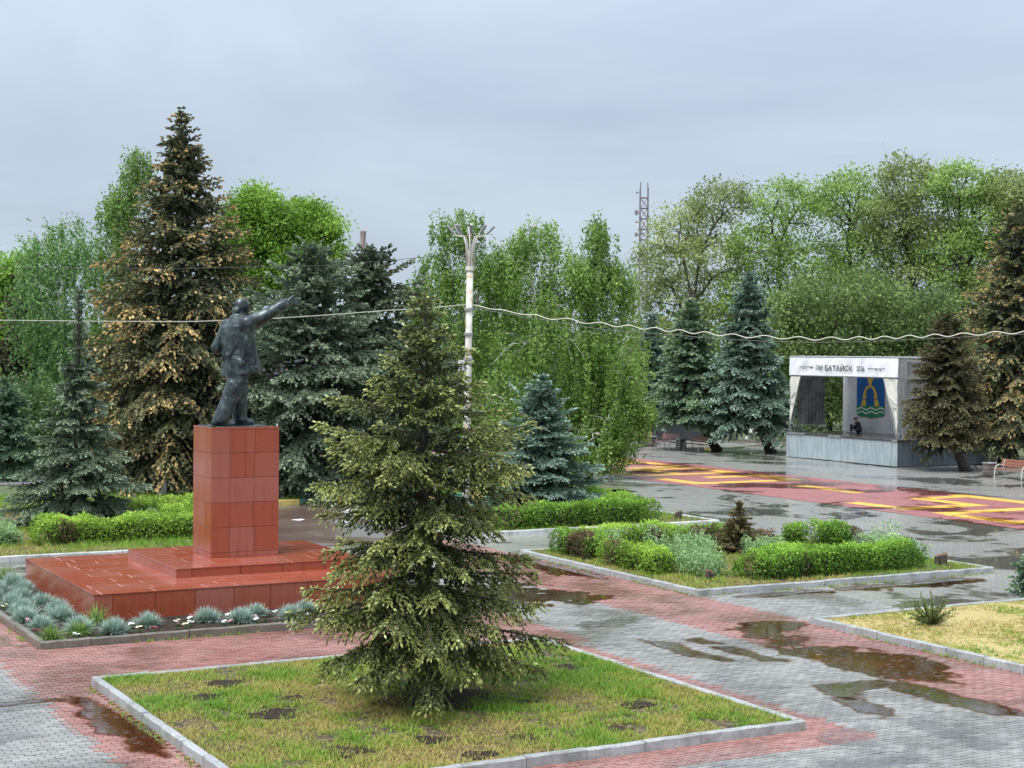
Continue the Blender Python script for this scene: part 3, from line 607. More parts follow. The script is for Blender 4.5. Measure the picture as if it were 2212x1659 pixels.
# ------------------------------------------------------------------ statue
def bronze():
    m, nt, b = new_mat('wet_dark_bronze'); p = wpos(nt)
    n = noise(nt, p, 5, 5, 0.65)
    nt.links.new(rampn(nt, n, [(0.32, (0.010, 0.014, 0.017)), (0.50, (0.032, 0.042, 0.046)), (0.70, (0.11, 0.15, 0.14))]), b.inputs['Base Color'])
    b.inputs['Metallic'].default_value = 0.45; nt.links.new(mathn(nt, 'MULTIPLY_ADD', n, 0.25, 0.18), b.inputs['Roughness']); b.inputs['Specular IOR Level'].default_value = 0.6
    bump(nt, b, noise(nt, p, 26, 4), 0.5, 0.015); return m
M_bronze = bronze()
def statue_sdf(x, y, z):
    # legs and trousers
    wr = 0.007*np.sin(z*11+x*9+y*5)*np.sin(z*5+1)+0.005*np.sin(z*17-x*12)
    d = cap(x, y, z, (.12, -.17, 1.40), (-.10, -.20, .80), .245, .215)+wr
    d = smin(d, cap(x, y, z, (-.10, -.20, .80), (-.40, -.21, .14), .205, .185)+wr*0.8, .05)
    d = smin(d, cap(x, y, z, (.20, .17, 1.40), (.22, .19, .80), .24, .20)+wr, .05)
    d = smin(d, cap(x, y, z, (.22, .19, .80), (.24, .20, .16), .195, .175)+wr*0.8, .05)
    for k, (zz, r) in enumerate(((1.12, .25), (.98, .245), (.86, .235))):      # folds under the coat
        d = smin(d, cap(x, y, z, (-.16, -.30, zz-.06), (.22, -.36, zz+.10), .05, .03), .06)
    d = np.maximum(d, 0.10-z)
    # shoes
    for (hx, tx, yy, yt) in ((-.50, -.02, -.21, -.25), (.16, .62, .20, .20)):
        s = smin(cap(x, y, z, (hx, yy, .10), (hx+.18, yy, .11), .115, .12), cap(x, y, z, (hx+.18, yy, .09), (tx-.09, yt, .07), .105, .085), .05)
        s = np.maximum(s, 0.012-z); d = smin(d, s, .02)
    # coat
    t = np.clip((z-1.30)/(2.62-1.30), 0, 1)
    cx = np.interp(t, [0, .45, .8, 1], [.24, .16, .10, .09]); a = np.interp(t, [0, .3, .6, .85, 1], [.51, .43, .39, .31, .15]); b = np.interp(t, [0, .3, .6, .85, 1], [.47, .45, .46, .46, .22])
    th = np.arctan2(y/0.47, (x-cx)/0.47); fo = (1-t)
    fold = 1+fo*(0.045*np.sin(th*5+1.0+t*2)+0.03*np.sin(th*9+t*5))+0.012*np.sin(th*4-z*9)
    k = np.sqrt(((x-cx)/(a*fold))**2+(y/(b*fold))**2); coat = (k-1)*np.minimum(a, b)
    hem = 1.27+0.15*(x-.25)+0.02*np.sin(th*5)
    coat = np.maximum(coat, hem-z); coat = np.maximum(coat, z-2.66)
    # long drape ridges from the raised shoulder to the back
    for p0, p1, r0, r1 in (((.16, -.44, 2.35), (-.24, -.28, 1.68), .05, .035), ((.22, -.46, 2.30), (.02, -.46, 1.50), .05, .04), ((.30, -.45, 2.3), (.42, -.46, 1.42), .05, .05), ((-.22, .10, 2.4), (-.27, .02, 1.6), .05, .03), ((-.25, -.2, 1.75), (.1, -.47, 1.55), .04, .04)):
        coat = smin(coat, cap(x, y, z, p0, p1, r0*.9, r1*.8), .05)
    d = smin(d, coat, .02)
    # shoulders, collar
    d = smin(d, cap(x, y, z, (.22, -.36, 2.50), (-.02, .36, 2.43), .17, .17), .12)
    d = smin(d, cap(x, y, z, (.09, 0, 2.58), (.14, 0, 2.70), .19, .15), .06)
    # raised right arm (sleeve)
    sw = 0.006*np.sin(x*14-z*9+y*8)
    d = smin(d, cap(x, y, z, (.22, -.38, 2.50), (.66, -.42, 2.70), .185, .155)+sw, .10)
    d = smin(d, cap(x, y, z, (.66, -.42, 2.70), (1.10, -.45, 2.97), .155, .125)+sw, .05)
    d = smin(d, cap(x, y, z, (1.02, -.45, 2.93), (1.13, -.45, 2.99), .14, .135), .02)
    d = smin(d, cap(x, y, z, (.20, -.40, 2.32), (.62, -.42, 2.56), .08, .06), .08)
    # bent left arm
    d = smin(d, cap(x, y, z, (-.02, .38, 2.44), (-.24, .52, 1.90), .165, .145), .08)
    d = smin(d, cap(x, y, z, (-.24, .52, 1.90), (.34, .42, 2.05), .14, .115), .05)
    d = smin(d, cap(x, y, z, (.34, .42, 2.05), (.50, .28, 2.18), .085, .075), .03)
    # head
    d = smin(d, cap(x, y, z, (.13, 0, 2.62), (.19, 0, 2.80), .125, .12), .04)
    h = ell(x, y, z, (.20, 0, 2.955), (.185, .150, .175)); h = smin(h, ell(x, y, z, (.26, 0, 2.86), (.13, .115, .13)), .06)
    h = smin(h, cap(x, y, z, (.36, 0, 2.93), (.395, 0, 2.875), .03, .034), .03)          # nose
    h = smin(h, cap(x, y, z, (.345, 0, 2.775), (.365, 0, 2.73), .045, .022), .03)         # beard
    h = smin(h, cap(x, y, z, (.345, -.06, 2.985), (.345, .06, 2.985), .028, .028), .03)   # brow
    for s in (-1, 1): h = smin(h, ell(x, y, z, (.19, s*.148, 2.90), (.04, .02, .06)), .015)
    h = smin(h, cap(x, y, z, (.07, -.07, 2.82), (.07, .07, 2.82), .085, .085), .03)
    return smin(d, h, .02)
def hand_sdf(x, y, z):
    d = cap(x, y, z, (1.10, -.45, 2.975), (1.20, -.452, 3.02), .075, .07)
    for i, dz in enumerate((.045, .015, -.015, -.045)):
        d = smin(d, cap(x, y, z, (1.18, -.452, 3.015+dz*0.6), (1.32, -.455, 3.055+dz), .045, .036), .02)
        L = (.20, .235, .22, .17)[i]; k = (1.34, -.455, 3.057+dz*1.2)
        mid = (k[0]+L*.55, k[1]-.005*i, k[2]+L*.03+dz*.25); tip = (k[0]+L, k[1]+.012*i, k[2]-.02+dz*.45)
        d = smin(d, smin(cap(x, y, z, k, mid, .027, .024), cap(x, y, z, mid, tip, .024, .019), .006), .012)
    d = smin(d, smin(cap(x, y, z, (1.20, -.46, 3.05), (1.29, -.48, 3.14), .04, .03), cap(x, y, z, (1.29, -.48, 3.14), (1.37, -.485, 3.20), .029, .022), .01), .02)
    return d
st = thing('bronze_statue', 'dark wet bronze statue of a coated man with outstretched right arm on the pedestal', 'statue', (12.92, 37.2, 4.012))
mb = MB(); V, F = surfnet(statue_sdf, (-.78, -.72, -.02), (1.26, .78, 3.2), 0.0235); mb.add(V, F)
V, F = surfnet(hand_sdf, (1.0, -.62, 2.82), (1.64, -.34, 3.28), 0.0125); mb.add(V, F)
mb.build('figure', M_bronze, st, True)
mb = MB(); cbox(mb, -.74, .74, -.48, .48, 0.0, 0.022, .01); mb.build('base_plate', M_bronze, st)

# ================================================================== FLOWER BED PLANTS
M_fesc = foliage('blue_fescue_blades', [(0.0, (0.13, 0.16, 0.10)), (0.45, (0.29, 0.40, 0.34)), (1.0, (0.46, 0.58, 0.52))], 0.5, 0.2)
M_fescg = foliage('green_tuft_blades', [(0.0, (0.08, 0.13, 0.03)), (0.5, (0.17, 0.28, 0.07)), (1.0, (0.28, 0.38, 0.12))], 0.5, 0.25)
def tuft_mesh(seed, mat, n=620, Lm=0.31, wid=0.0055, arch=0.35, up=0.6):
    r = np.random.default_rng(seed); az = r.random(n)*2*PI; el = np.arcsin(np.clip(up*0.2+(1-up*0.2)*r.random(n), 0, 1))
    L = Lm*(0.85+0.2*r.random(n)); d = np.stack([np.cos(az)*np.cos(el), np.sin(az)*np.cos(el), np.sin(el)], 1)
    b = np.stack([r.normal(0, .05, n), r.normal(0, .05, n), np.zeros(n)], 1)
    s = np.stack([-np.sin(az), np.cos(az), np.zeros(n)], 1)*wid
    m1 = b+d*L[:, None]*0.55; tip = b+d*L[:, None]; tip[:, 2] -= arch*L*np.cos(el)*0.35; tip[:, 2] = np.maximum(tip[:, 2], 0.01)
    V = np.stack([b-s, b+s, m1+s, m1-s, tip], 1).reshape(-1, 3); i = np.arange(n)[:, None]*5
    v = np.clip(r.normal(.5, .2, n), 0, 1); vv = np.stack([v*0.4, v*0.4, v, v, np.clip(v+.25, 0, 1)], 1).ravel()
    mb = MB().add(V, np.concatenate([i+np.array([[0, 1, 2, 3]])]), 0, vv); mb.F.append((i+np.array([[3, 2, 4]]), 0))
    return mb.mesh('tuft', mat)
FT = [tuft_mesh(s, M_fesc) for s in (1, 2, 3)]; GT = [tuft_mesh(9, M_fescg, 260, .40, .006, .7), tuft_mesh(10, M_fescg, 150, .55, .008, .9, .8)]
row = [(8.62, 31.95), (9.45, 32.45), (10.72, 32.45), (11.35, 32.1), (11.92, 32.72), (12.45, 32.05), (13.05, 32.72)]
nth = ['first', 'second', 'third', 'fourth', 'fifth', 'sixth', 'seventh']
for i, (x, y) in enumerate(row):
    o = link('fescue_tuft', FT[i % 3], None, (x, y, 0.11), rng.random()*6); o.scale = (rng.uniform(1.05, 1.25),)*3
    tag(o, f'blue grey fescue tuft before the red plinth front, {nth[i]} from the corner', 'grass tuft', 'fescue tufts in the flower bed')
side = [(8.02, 32.45, 0), (7.42, 33.1, 1), (7.30, 34.15, 0), (8.02, 34.0, 2), (8.2, 35.0, 0), (7.5, 35.2, 1), (8.1, 36.1, 2), (7.5, 36.3, 0), (7.9, 37.2, 1), (7.35, 37.4, 2), (8.15, 38.2, 0), (7.6, 38.6, 1), (8.15, 39.3, 2), (7.45, 39.8, 0)]
for i, (x, y, k) in enumerate(side):
    o = link('fescue_tuft', FT[k], None, (x, y, 0.11), rng.random()*6); o.scale = (rng.uniform(1.05, 1.3),)*3
    inner = sorted(q[1] for q in side if q[0] > 7.7); outer = sorted(q[1] for q in side if q[0] <= 7.7); lst = inner if x > 7.7 else outer
    tag(o, f"blue grey fescue tuft, {nth[lst.index(y)]} {'along the left flank of the plinth' if x > 7.7 else 'along the left kerb'}, counted from the corner", 'grass tuft', 'fescue tufts crowded along the plinth flank')
for (x, y, k, s, lb) in ((7.32, 31.75, 0, 1.0, 'bright green grass clump at the very corner of the flower bed'), (7.95, 32.1, 0, .95, 'light green leafy clump among fescue just behind the bed corner'), (8.55, 33.05, 1, 1.0, 'long bladed green tuft leaning at the corner of the red plinth'), (8.2, 40.5, 1, .9, 'light green leafy clump at the far left end of the plinth flank'), (7.35, 34.55, 1, .6, 'small straw green tuft near the left kerb among fescue')):
    o = link('grass_clump', GT[k], None, (x, y, 0.11), rng.random()*6); o.scale = (s,)*3; tag(o, lb, 'grass tuft')
def pansy_mesh(pet, eye, n_leaf=7, seed=0):
    r = np.random.default_rng(seed); mb = MB()
    for f in range(r.integers(2, 4)):
        cx, cy, cz = r.normal(0, .045), r.normal(0, .045), .09+r.random()*.04; az = r.random()*6.28
        for k in range(5):
            a = az+k*2*PI/5; ring = [(cx+math.cos(a)*.022+math.cos(t)*.022, cy+math.sin(a)*.022+math.sin(t)*.022, cz+.006*math.cos(t)+.012) for t in np.arange(6)*PI/3]
            mb.add(ring, [list(range(6))], 0, r.random())
        mb.add([(cx+math.cos(t)*.01, cy+math.sin(t)*.01, cz+.022) for t in np.arange(5)*2*PI/5], [list(range(5))], 1)
        tubes(mb, [(cx*.4, cy*.4, 0)], [(cx, cy, cz)], .003, .003, 3, 2)
    for k in range(n_leaf):
        a = r.random()*6.28; l = .05+.05*r.random(); z = .02+.05*r.random(); w = .018
        mb.add([(0, 0, .01), (math.cos(a)*l*.6-math.sin(a)*w, math.sin(a)*l*.6+math.cos(a)*w, z), (math.cos(a)*l, math.sin(a)*l, z*.8), (math.cos(a)*l*.6+math.sin(a)*w, math.sin(a)*l*.6-math.cos(a)*w, z)], [(0, 1, 2, 3)], 2, r.random())
    return mb
M_pl = foliage('pansy_leaves', [(0, (0.04, 0.09, 0.02)), (1, (0.10, 0.18, 0.05))], .5, .2)
PC = {'white': ((.78, .78, .72), (.7, .5, .05)), 'pink': ((.62, .28, .36), (.5, .1, .2)), 'crimson': ((.42, .02, .08), (.15, .01, .02)), 'violet': ((.36, .28, .55), (.06, .02, .12)), 'cream': ((.72, .70, .42), (.6, .4, .05))}
PM = {k: pansy_mesh(*v, seed=i).mesh('pansy', [simple('pansy_petal_'+k, v[0], None, 40, .5), simple('pansy_eye_'+k, v[1], None, 40, .5), M_pl]) for i, (k, v) in enumerate(PC.items())}
pans = [(7.18, 32.35, 'crimson'), (8.25, 31.62, 'violet'), (8.45, 32.25, 'violet'), (8.42, 32.0, 'white'), (7.75, 31.55, 'white'), (8.15, 31.5, 'pink'), (9.1, 31.75, 'cream'), (9.05, 32.25, 'white'), (9.35, 31.6, 'crimson'), (9.85, 31.75, 'pink'), (10.05, 31.7, 'cream'), (10.2, 31.95, 'white'), (10.0, 32.2, 'white'), (10.35, 32.45, 'white'), (10.5, 32.7, 'crimson'),
        (10.85, 31.7, 'white'), (10.95, 31.62, 'pink'), (11.2, 32.5, 'white'), (11.4, 32.72, 'white'), (11.55, 31.7, 'white'), (11.65, 31.95, 'pink'), (11.8, 31.8, 'crimson'), (12.0, 31.65, 'pink'), (12.25, 32.45, 'white'), (12.75, 31.8, 'white'), (12.9, 32.1, 'pink'), (13.4, 31.9, 'cream'), (13.6, 32.3, 'white'), (7.25, 36.0, 'white'), (7.22, 35.75, 'cream'), (7.45, 35.55, 'white'), (7.28, 33.6, 'pink'), (14.2, 32.0, 'white'), (14.8, 32.2, 'pink')]
for x, y, c in pans:
    o = link('pansy', PM[c], None, (x, y, .11), rng.random()*6); o.scale = (1.0,)*3
    tag(o, f'small {c} pansy on the black soil of the flower bed', 'flower', f'{c} pansies in the flower bed')
# ================================================================== TREES
M_bark = simple('spruce_bark', (0.035, 0.027, 0.022), (0.075, 0.058, 0.045), 14, 0.8, bmp=0.8)
M_barkw = simple('birch_bark', None, scale=3, rough=0.6, stops=[(0.40, (0.06, 0.055, 0.05)), (0.48, (0.50, 0.50, 0.46)), (0.7, (0.62, 0.62, 0.58))])
M_barkd = simple('dark_branch_bark', (0.03, 0.026, 0.02), (0.065, 0.055, 0.042), 6, 0.8)
def frames(D, rr):
    D = D/(np.linalg.norm(D, axis=1, keepdims=True)+1e-9)
    a = rr.normal(size=D.shape); A = np.cross(D, a); A /= np.linalg.norm(A, axis=1, keepdims=True)+1e-9
    return D, A, np.cross(D, A)
def shoots(mb, P, D, L, r, val, rr, fine=False, m=0):
    """needle-covered shoots: a slim spindle, and for the near tree also bristling needles"""
    D, A, B = frames(D, rr); n = len(P); k = 3
    if not fine:
        r = np.broadcast_to(np.asarray(r, float), (n,)); L = np.broadcast_to(np.asarray(L, float), (n,)); mid = P+D*(L*0.58)[:, None]; tip = P+D*L[:, None]
        V = np.stack([P, mid+A*r[:, None], tip, mid-A*r[:, None], P, mid+B*r[:, None], tip, mid-B*r[:, None]], 1); vv = np.repeat(val[:, None], 8, 1); vv[:, [2, 6]] = np.minimum(vv[:, [2, 6]]+.1, 1); vv[:, [0, 4]] *= .8
        mb.add(V.reshape(-1, 3), np.arange(8*n).reshape(-1, 4), m, vv.ravel()); return
    th = np.arange(k)*2*PI/k
    off = A[:, None]*np.cos(th)[None, :, None]+B[:, None]*np.sin(th)[None, :, None]
    r = np.broadcast_to(np.asarray(r, float), (n,)); L = np.broadcast_to(np.asarray(L, float), (n,))
    mid = P[:, None]+D[:, None]*(L*0.60)[:, None, None]+off*r[:, None, None]
    tip = P+D*L[:, None]; V = np.concatenate([P[:, None], mid, tip[:, None]], 1)
    f = [(0, 1+(i+1) % k, 1+i) for i in range(k)]+[(k+1, 1+i, 1+(i+1) % k) for i in range(k)]
    F = (np.array(f)[None]+(np.arange(n)*(k+2))[:, None, None]).reshape(-1, 3)
    vv = np.repeat(val[:, None], k+2, 1); vv[:, -1] = np.minimum(vv[:, -1]+0.08, 1)
    mb.add(V.reshape(-1, 3), F, m, vv.ravel())
    if fine:
        q = 1
        for j in range(q):
            t = rr.random(n)*0.85+0.1; a = rr.random(n)*2*PI; o = A*np.cos(a)[:, None]+B*np.sin(a)[:, None]; s = np.cross(o, D)
            b = P+D*(L*t)[:, None]; nl = r*1.15
            V = np.stack([b-s*(r*0.16)[:, None], b+s*(r*0.16)[:, None], b+o*(nl*1.0)[:, None]+D*(nl*1.1)[:, None]], 1)
            mb.add(V.reshape(-1, 3), np.arange(3*n).reshape(-1, 3), m, np.repeat(np.clip(val+rr.normal(0, .05, n), 0, 1), 3))
def rot_z(v, a):
    c, s = np.cos(a), np.sin(a); return np.stack([v[..., 0]*c-v[..., 1]*s, v[..., 0]*s+v[..., 1]*c, v[..., 2]], -1)
def spruce(name, label, base, H, prof, mat, seed, sl=0.2, dens=1.0, lev=None, fine=False, lean=(0, 0), e_low=-12, e_top=35, droop=0.25, hang=0.45, tipv=0.35, basev=0.35, cone=0.0, trunk_r=None, per=6, group=None, jit=0.25, core=True, cat='tree', coneh=0.0, smaxf=0.5):
    """prof: list of (height fraction, radius m). One spruce: trunk, limbs, crown of needle shoots."""
    r = np.random.default_rng(seed); hs = np.array([p[0] for p in prof])*H; rs = np.array([p[1] for p in prof]); z0 = hs[0]
    tr = trunk_r or H*0.013; lev = lev or max(10, int((H-z0)/(sl*1.9)))
    lx, ly = lean
    def axis(z):
        f = 1-(1-min(max(z, 0)/(0.45*H), 1))**2
        return np.array([lx*f, ly*f, z])
    P, D, L, Vv, segs = [], [], [], [], []
    for i in range(lev):
        t = (i+r.random()*0.6)/lev; zb = z0+(H-z0)*(t**0.92)*0.985
        nb = max(3, int(per*(1.15-0.5*t)+r.random()))
        az0 = r.random()*2*PI; lb_v = r.normal(0, .05)
        for k in range(nb):
            az = az0+k*2*PI/nb+r.normal(0, .25)
            Lb = np.interp(zb, hs, rs)*(1.06+jit*(r.random()*1.6-1.0)); 
            if Lb < 0.05: Lb = 0.05
            e = R_(e_low+(e_top-e_low)*t**1.6+r.normal(0, 6)); s = np.linspace(0, 1, 7)
            dr = droop*(1-t*0.8)
            rad = Lb*s; zz = Lb*(np.tan(e)*s-dr*s**2+dr*0.75*s**3)
            cur = axis(zb)+np.stack([rad*math.cos(az), rad*math.sin(az), zz], 1)
            rb = max(0.005, tr*0.30*(Lb/max(rs))); segs.append((cur[:-1], cur[1:], rb*(1-s[:-1]*0.85), rb*(1-s[1:]*0.85)))
            nn = max(2, int(Lb*0.92/(sl*0.42)*dens)); ss = np.sort(0.10+0.90*r.random(nn)**0.8)
            bp = np.stack([np.interp(ss, s, cur[:, j]) for j in range(3)], 1); tg = np.stack([np.interp(ss, s, np.gradient(cur[:, j])) for j in range(3)], 1); tg /= np.linalg.norm(tg, axis=1, keepdims=True)+1e-9
            sg = np.where(np.arange(nn) % 2, 1, -1); ang = sg*R_(58)*(1-0.55*ss**3)+r.normal(0, .2, nn)
            d2 = rot_z(tg, ang); l2 = np.minimum(Lb*smaxf*(1.05-ss)*(0.4+ss*0.9)+sl*0.6, Lb*0.6+sl)*(0.65+0.6*r.random(nn))
            d2[:, 2] -= hang*(0.35+0.9*r.random(nn))*(1-0.6*t); d2 /= np.linalg.norm(d2, axis=1, keepdims=True)
            bv = basev+lb_v+r.normal(0, .06)
            nf = int(7*dens) if Lb > 3.2*sl else 0; sf = r.random(nf)*.6; pf = np.stack([np.interp(sf, s, cur[:, j]) for j in range(3)], 1)+r.normal(0, .5*sl, (nf, 3)); df = r.normal(0, 1, (nf, 3)); df[:, 2] -= .5
            P.append(pf); D.append(df); L.append(sl*(1.6+.8*r.random(nf))*(1.3 if not fine else 1)); Vv.append(np.clip(basev-.1+r.normal(0, .05, nf), 0, 1))  # inner fill shoots, darkened to paint the shade inside the crown
            na = max(3, int(Lb/(sl*0.22)*dens)); sa_ = 0.25+0.75*r.random(na); pa = np.stack([np.interp(sa_, s, cur[:, j]) for j in range(3)], 1); da = np.repeat((cur[-1]-cur[0])[None]/Lb, na, 0)+r.normal(0, .55, (na, 3)); da[:, 2] += .25
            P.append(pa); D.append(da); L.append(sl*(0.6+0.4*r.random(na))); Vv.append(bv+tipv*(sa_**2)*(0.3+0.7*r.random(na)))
            cp = r.choice([0.15, 0.6, 1.0])*(coneh+(1-coneh)*min(1, t*1.6))
            for q in range(nn):
                m = max(1, int(l2[q]/(sl*0.36)*dens)); u = (np.arange(m)+r.random(m)*0.8)/m
                pp = bp[q]+d2[q]*(u*l2[q])[:, None]; pp[:, 2] -= 0.35*hang*l2[q]*u**2
                sa = np.where(np.arange(m) % 2, 1, -1)*R_(42)*(1-u*0.7)+r.normal(0, .25, m)
                dd = rot_z(np.repeat(d2[q][None], m, 0), sa); dd[:, 2] += r.normal(0.02, .22, m)-0.25*hang*u
                out = np.clip(ss[q]*0.55+u*0.45, 0, 1)
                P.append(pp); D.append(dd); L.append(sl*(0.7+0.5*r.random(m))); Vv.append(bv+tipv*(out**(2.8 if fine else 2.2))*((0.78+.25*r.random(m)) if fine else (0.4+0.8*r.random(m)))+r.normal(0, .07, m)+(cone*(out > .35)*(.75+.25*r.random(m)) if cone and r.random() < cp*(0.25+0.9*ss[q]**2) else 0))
            P.append(cur[-1:]); D.append(tg[-1:]); L.append(np.array([sl*1.1])); Vv.append(np.array([bv+tipv]))
    # shoots clothing the leader
    nl = int(H*.42/(sl*.055)); zl = H*(.56+.43*r.random(nl)); al = r.random(nl)*2*PI; rl = np.interp(zl, hs, rs)*.25*r.random(nl)
    P.append(np.stack([axis(z) for z in zl])+np.stack([rl*np.cos(al), rl*np.sin(al), 0*al], 1)); D.append(np.stack([np.cos(al), np.sin(al), .1+.6*r.random(nl)], 1)); L.append(sl*(.7+.5*r.random(nl))); Vv.append(basev+tipv*.5*r.random(nl))
    # leader
    m = 6; P.append(np.stack([axis(H*(0.93+0.07*i/m)) for i in range(m)])); D.append(np.stack([np.array([math.cos(i*2.4)*.5, math.sin(i*2.4)*.5, .8]) for i in range(m)])); L.append(np.full(m, sl*.9)); Vv.append(np.full(m, basev+.2))
    P = np.concatenate(P); D = np.concatenate(D); L = np.concatenate(L); Vv = np.clip(np.concatenate(Vv), 0, 1)
    keep = P[:, 2] > 0.06; P, D, L, Vv = P[keep], D[keep], L[keep], Vv[keep]
    root = thing(name, label, cat, (base[0], base[1], 0.0), 0, group)
    tb = MB(); zs = np.linspace(-0.1, H*0.98, 12); pts = np.stack([axis(z) for z in zs]); rr_ = tr*(1-np.clip(zs/H, 0, 1))**0.8+0.012; rr_[0] *= 1.5
    polyline(tb, pts, rr_, 9); tb.build('trunk', M_bark, root, True)
    sb = MB()
    S = [np.concatenate([s_[j] for s_ in segs]) for j in range(4)]; tubes(sb, S[0], S[1], S[2], S[3], 3); tag(sb.build('limbs', M_bark, root), kind='stuff')
    cb = MB(); shoots(cb, P, D, L, L*(0.215 if fine else 0.24), Vv, r, fine); tag(cb.build('crown', mat, root), kind='stuff')
    return root
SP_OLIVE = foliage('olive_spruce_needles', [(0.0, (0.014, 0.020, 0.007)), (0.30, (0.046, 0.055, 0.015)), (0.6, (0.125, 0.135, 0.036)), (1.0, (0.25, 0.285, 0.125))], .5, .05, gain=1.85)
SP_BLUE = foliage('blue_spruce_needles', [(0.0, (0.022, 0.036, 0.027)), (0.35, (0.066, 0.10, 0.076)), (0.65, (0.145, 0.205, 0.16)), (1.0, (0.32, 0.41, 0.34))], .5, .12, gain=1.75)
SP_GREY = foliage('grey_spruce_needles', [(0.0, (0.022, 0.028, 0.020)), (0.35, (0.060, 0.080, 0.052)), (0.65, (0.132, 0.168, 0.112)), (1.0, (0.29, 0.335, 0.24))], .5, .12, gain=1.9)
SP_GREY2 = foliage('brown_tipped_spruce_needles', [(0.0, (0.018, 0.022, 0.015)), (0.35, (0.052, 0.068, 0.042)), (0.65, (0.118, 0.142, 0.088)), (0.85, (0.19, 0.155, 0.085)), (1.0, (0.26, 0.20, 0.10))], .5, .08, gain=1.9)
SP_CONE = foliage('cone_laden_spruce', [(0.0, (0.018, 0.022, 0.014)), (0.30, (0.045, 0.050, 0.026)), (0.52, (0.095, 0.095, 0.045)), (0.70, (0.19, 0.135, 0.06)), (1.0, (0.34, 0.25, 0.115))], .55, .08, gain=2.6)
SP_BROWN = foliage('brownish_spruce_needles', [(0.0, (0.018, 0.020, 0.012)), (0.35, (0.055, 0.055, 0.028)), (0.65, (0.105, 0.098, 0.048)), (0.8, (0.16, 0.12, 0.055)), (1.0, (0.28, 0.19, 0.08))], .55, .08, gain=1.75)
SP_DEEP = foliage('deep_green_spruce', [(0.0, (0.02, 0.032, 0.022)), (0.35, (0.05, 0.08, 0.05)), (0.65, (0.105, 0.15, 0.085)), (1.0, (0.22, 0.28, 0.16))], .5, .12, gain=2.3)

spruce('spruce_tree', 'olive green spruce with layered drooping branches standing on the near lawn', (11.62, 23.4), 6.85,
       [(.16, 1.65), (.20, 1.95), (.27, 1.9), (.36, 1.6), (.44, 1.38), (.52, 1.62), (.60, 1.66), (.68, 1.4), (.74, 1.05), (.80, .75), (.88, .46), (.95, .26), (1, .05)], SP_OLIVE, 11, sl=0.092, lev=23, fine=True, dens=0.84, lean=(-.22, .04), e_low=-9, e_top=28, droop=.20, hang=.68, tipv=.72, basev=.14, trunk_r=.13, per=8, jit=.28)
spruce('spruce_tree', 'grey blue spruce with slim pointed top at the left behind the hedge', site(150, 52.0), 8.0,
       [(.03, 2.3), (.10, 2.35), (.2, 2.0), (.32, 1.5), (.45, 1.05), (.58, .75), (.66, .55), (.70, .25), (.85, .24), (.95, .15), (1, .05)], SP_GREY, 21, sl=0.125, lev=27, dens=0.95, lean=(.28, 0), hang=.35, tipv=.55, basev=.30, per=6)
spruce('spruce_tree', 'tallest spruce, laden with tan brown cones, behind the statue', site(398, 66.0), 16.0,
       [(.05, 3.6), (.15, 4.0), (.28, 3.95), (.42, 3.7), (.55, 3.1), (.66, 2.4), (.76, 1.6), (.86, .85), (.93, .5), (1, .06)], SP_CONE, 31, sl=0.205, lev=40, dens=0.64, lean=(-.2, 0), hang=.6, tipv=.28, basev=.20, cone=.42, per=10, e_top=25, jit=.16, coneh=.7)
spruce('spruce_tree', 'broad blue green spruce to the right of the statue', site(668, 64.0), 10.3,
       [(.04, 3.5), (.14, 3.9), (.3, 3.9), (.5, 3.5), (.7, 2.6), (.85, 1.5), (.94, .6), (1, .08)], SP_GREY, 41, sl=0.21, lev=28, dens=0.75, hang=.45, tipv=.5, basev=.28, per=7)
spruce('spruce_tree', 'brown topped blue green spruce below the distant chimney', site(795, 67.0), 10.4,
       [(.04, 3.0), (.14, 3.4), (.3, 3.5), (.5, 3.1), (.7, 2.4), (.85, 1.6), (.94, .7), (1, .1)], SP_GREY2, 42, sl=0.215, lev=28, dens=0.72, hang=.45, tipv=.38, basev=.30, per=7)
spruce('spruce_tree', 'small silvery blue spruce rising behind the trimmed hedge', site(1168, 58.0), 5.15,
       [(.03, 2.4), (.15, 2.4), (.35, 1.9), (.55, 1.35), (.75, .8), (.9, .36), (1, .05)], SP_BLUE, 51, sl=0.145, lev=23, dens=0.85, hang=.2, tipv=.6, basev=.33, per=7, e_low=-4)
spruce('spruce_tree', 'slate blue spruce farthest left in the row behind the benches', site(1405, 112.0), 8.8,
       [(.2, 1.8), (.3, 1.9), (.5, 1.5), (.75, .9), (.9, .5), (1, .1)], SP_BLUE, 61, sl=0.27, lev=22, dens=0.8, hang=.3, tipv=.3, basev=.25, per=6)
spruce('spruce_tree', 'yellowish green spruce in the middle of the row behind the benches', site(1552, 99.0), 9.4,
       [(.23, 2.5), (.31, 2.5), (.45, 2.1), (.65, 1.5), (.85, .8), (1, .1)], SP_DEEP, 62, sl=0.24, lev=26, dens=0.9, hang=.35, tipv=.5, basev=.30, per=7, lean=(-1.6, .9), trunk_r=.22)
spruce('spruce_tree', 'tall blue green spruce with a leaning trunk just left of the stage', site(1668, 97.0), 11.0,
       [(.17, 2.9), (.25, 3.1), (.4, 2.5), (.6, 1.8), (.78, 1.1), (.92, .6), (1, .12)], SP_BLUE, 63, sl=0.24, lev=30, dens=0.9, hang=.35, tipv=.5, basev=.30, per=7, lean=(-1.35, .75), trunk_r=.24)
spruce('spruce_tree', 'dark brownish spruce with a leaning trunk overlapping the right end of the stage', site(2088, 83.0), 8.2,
       [(.20, 1.7), (.29, 2.0), (.45, 2.0), (.65, 1.65), (.82, 1.1), (1, .2)], SP_BROWN, 71, sl=0.185, lev=26, dens=0.9, hang=.5, tipv=.40, basev=.26, per=7, lean=(-.95, .53), trunk_r=.22)
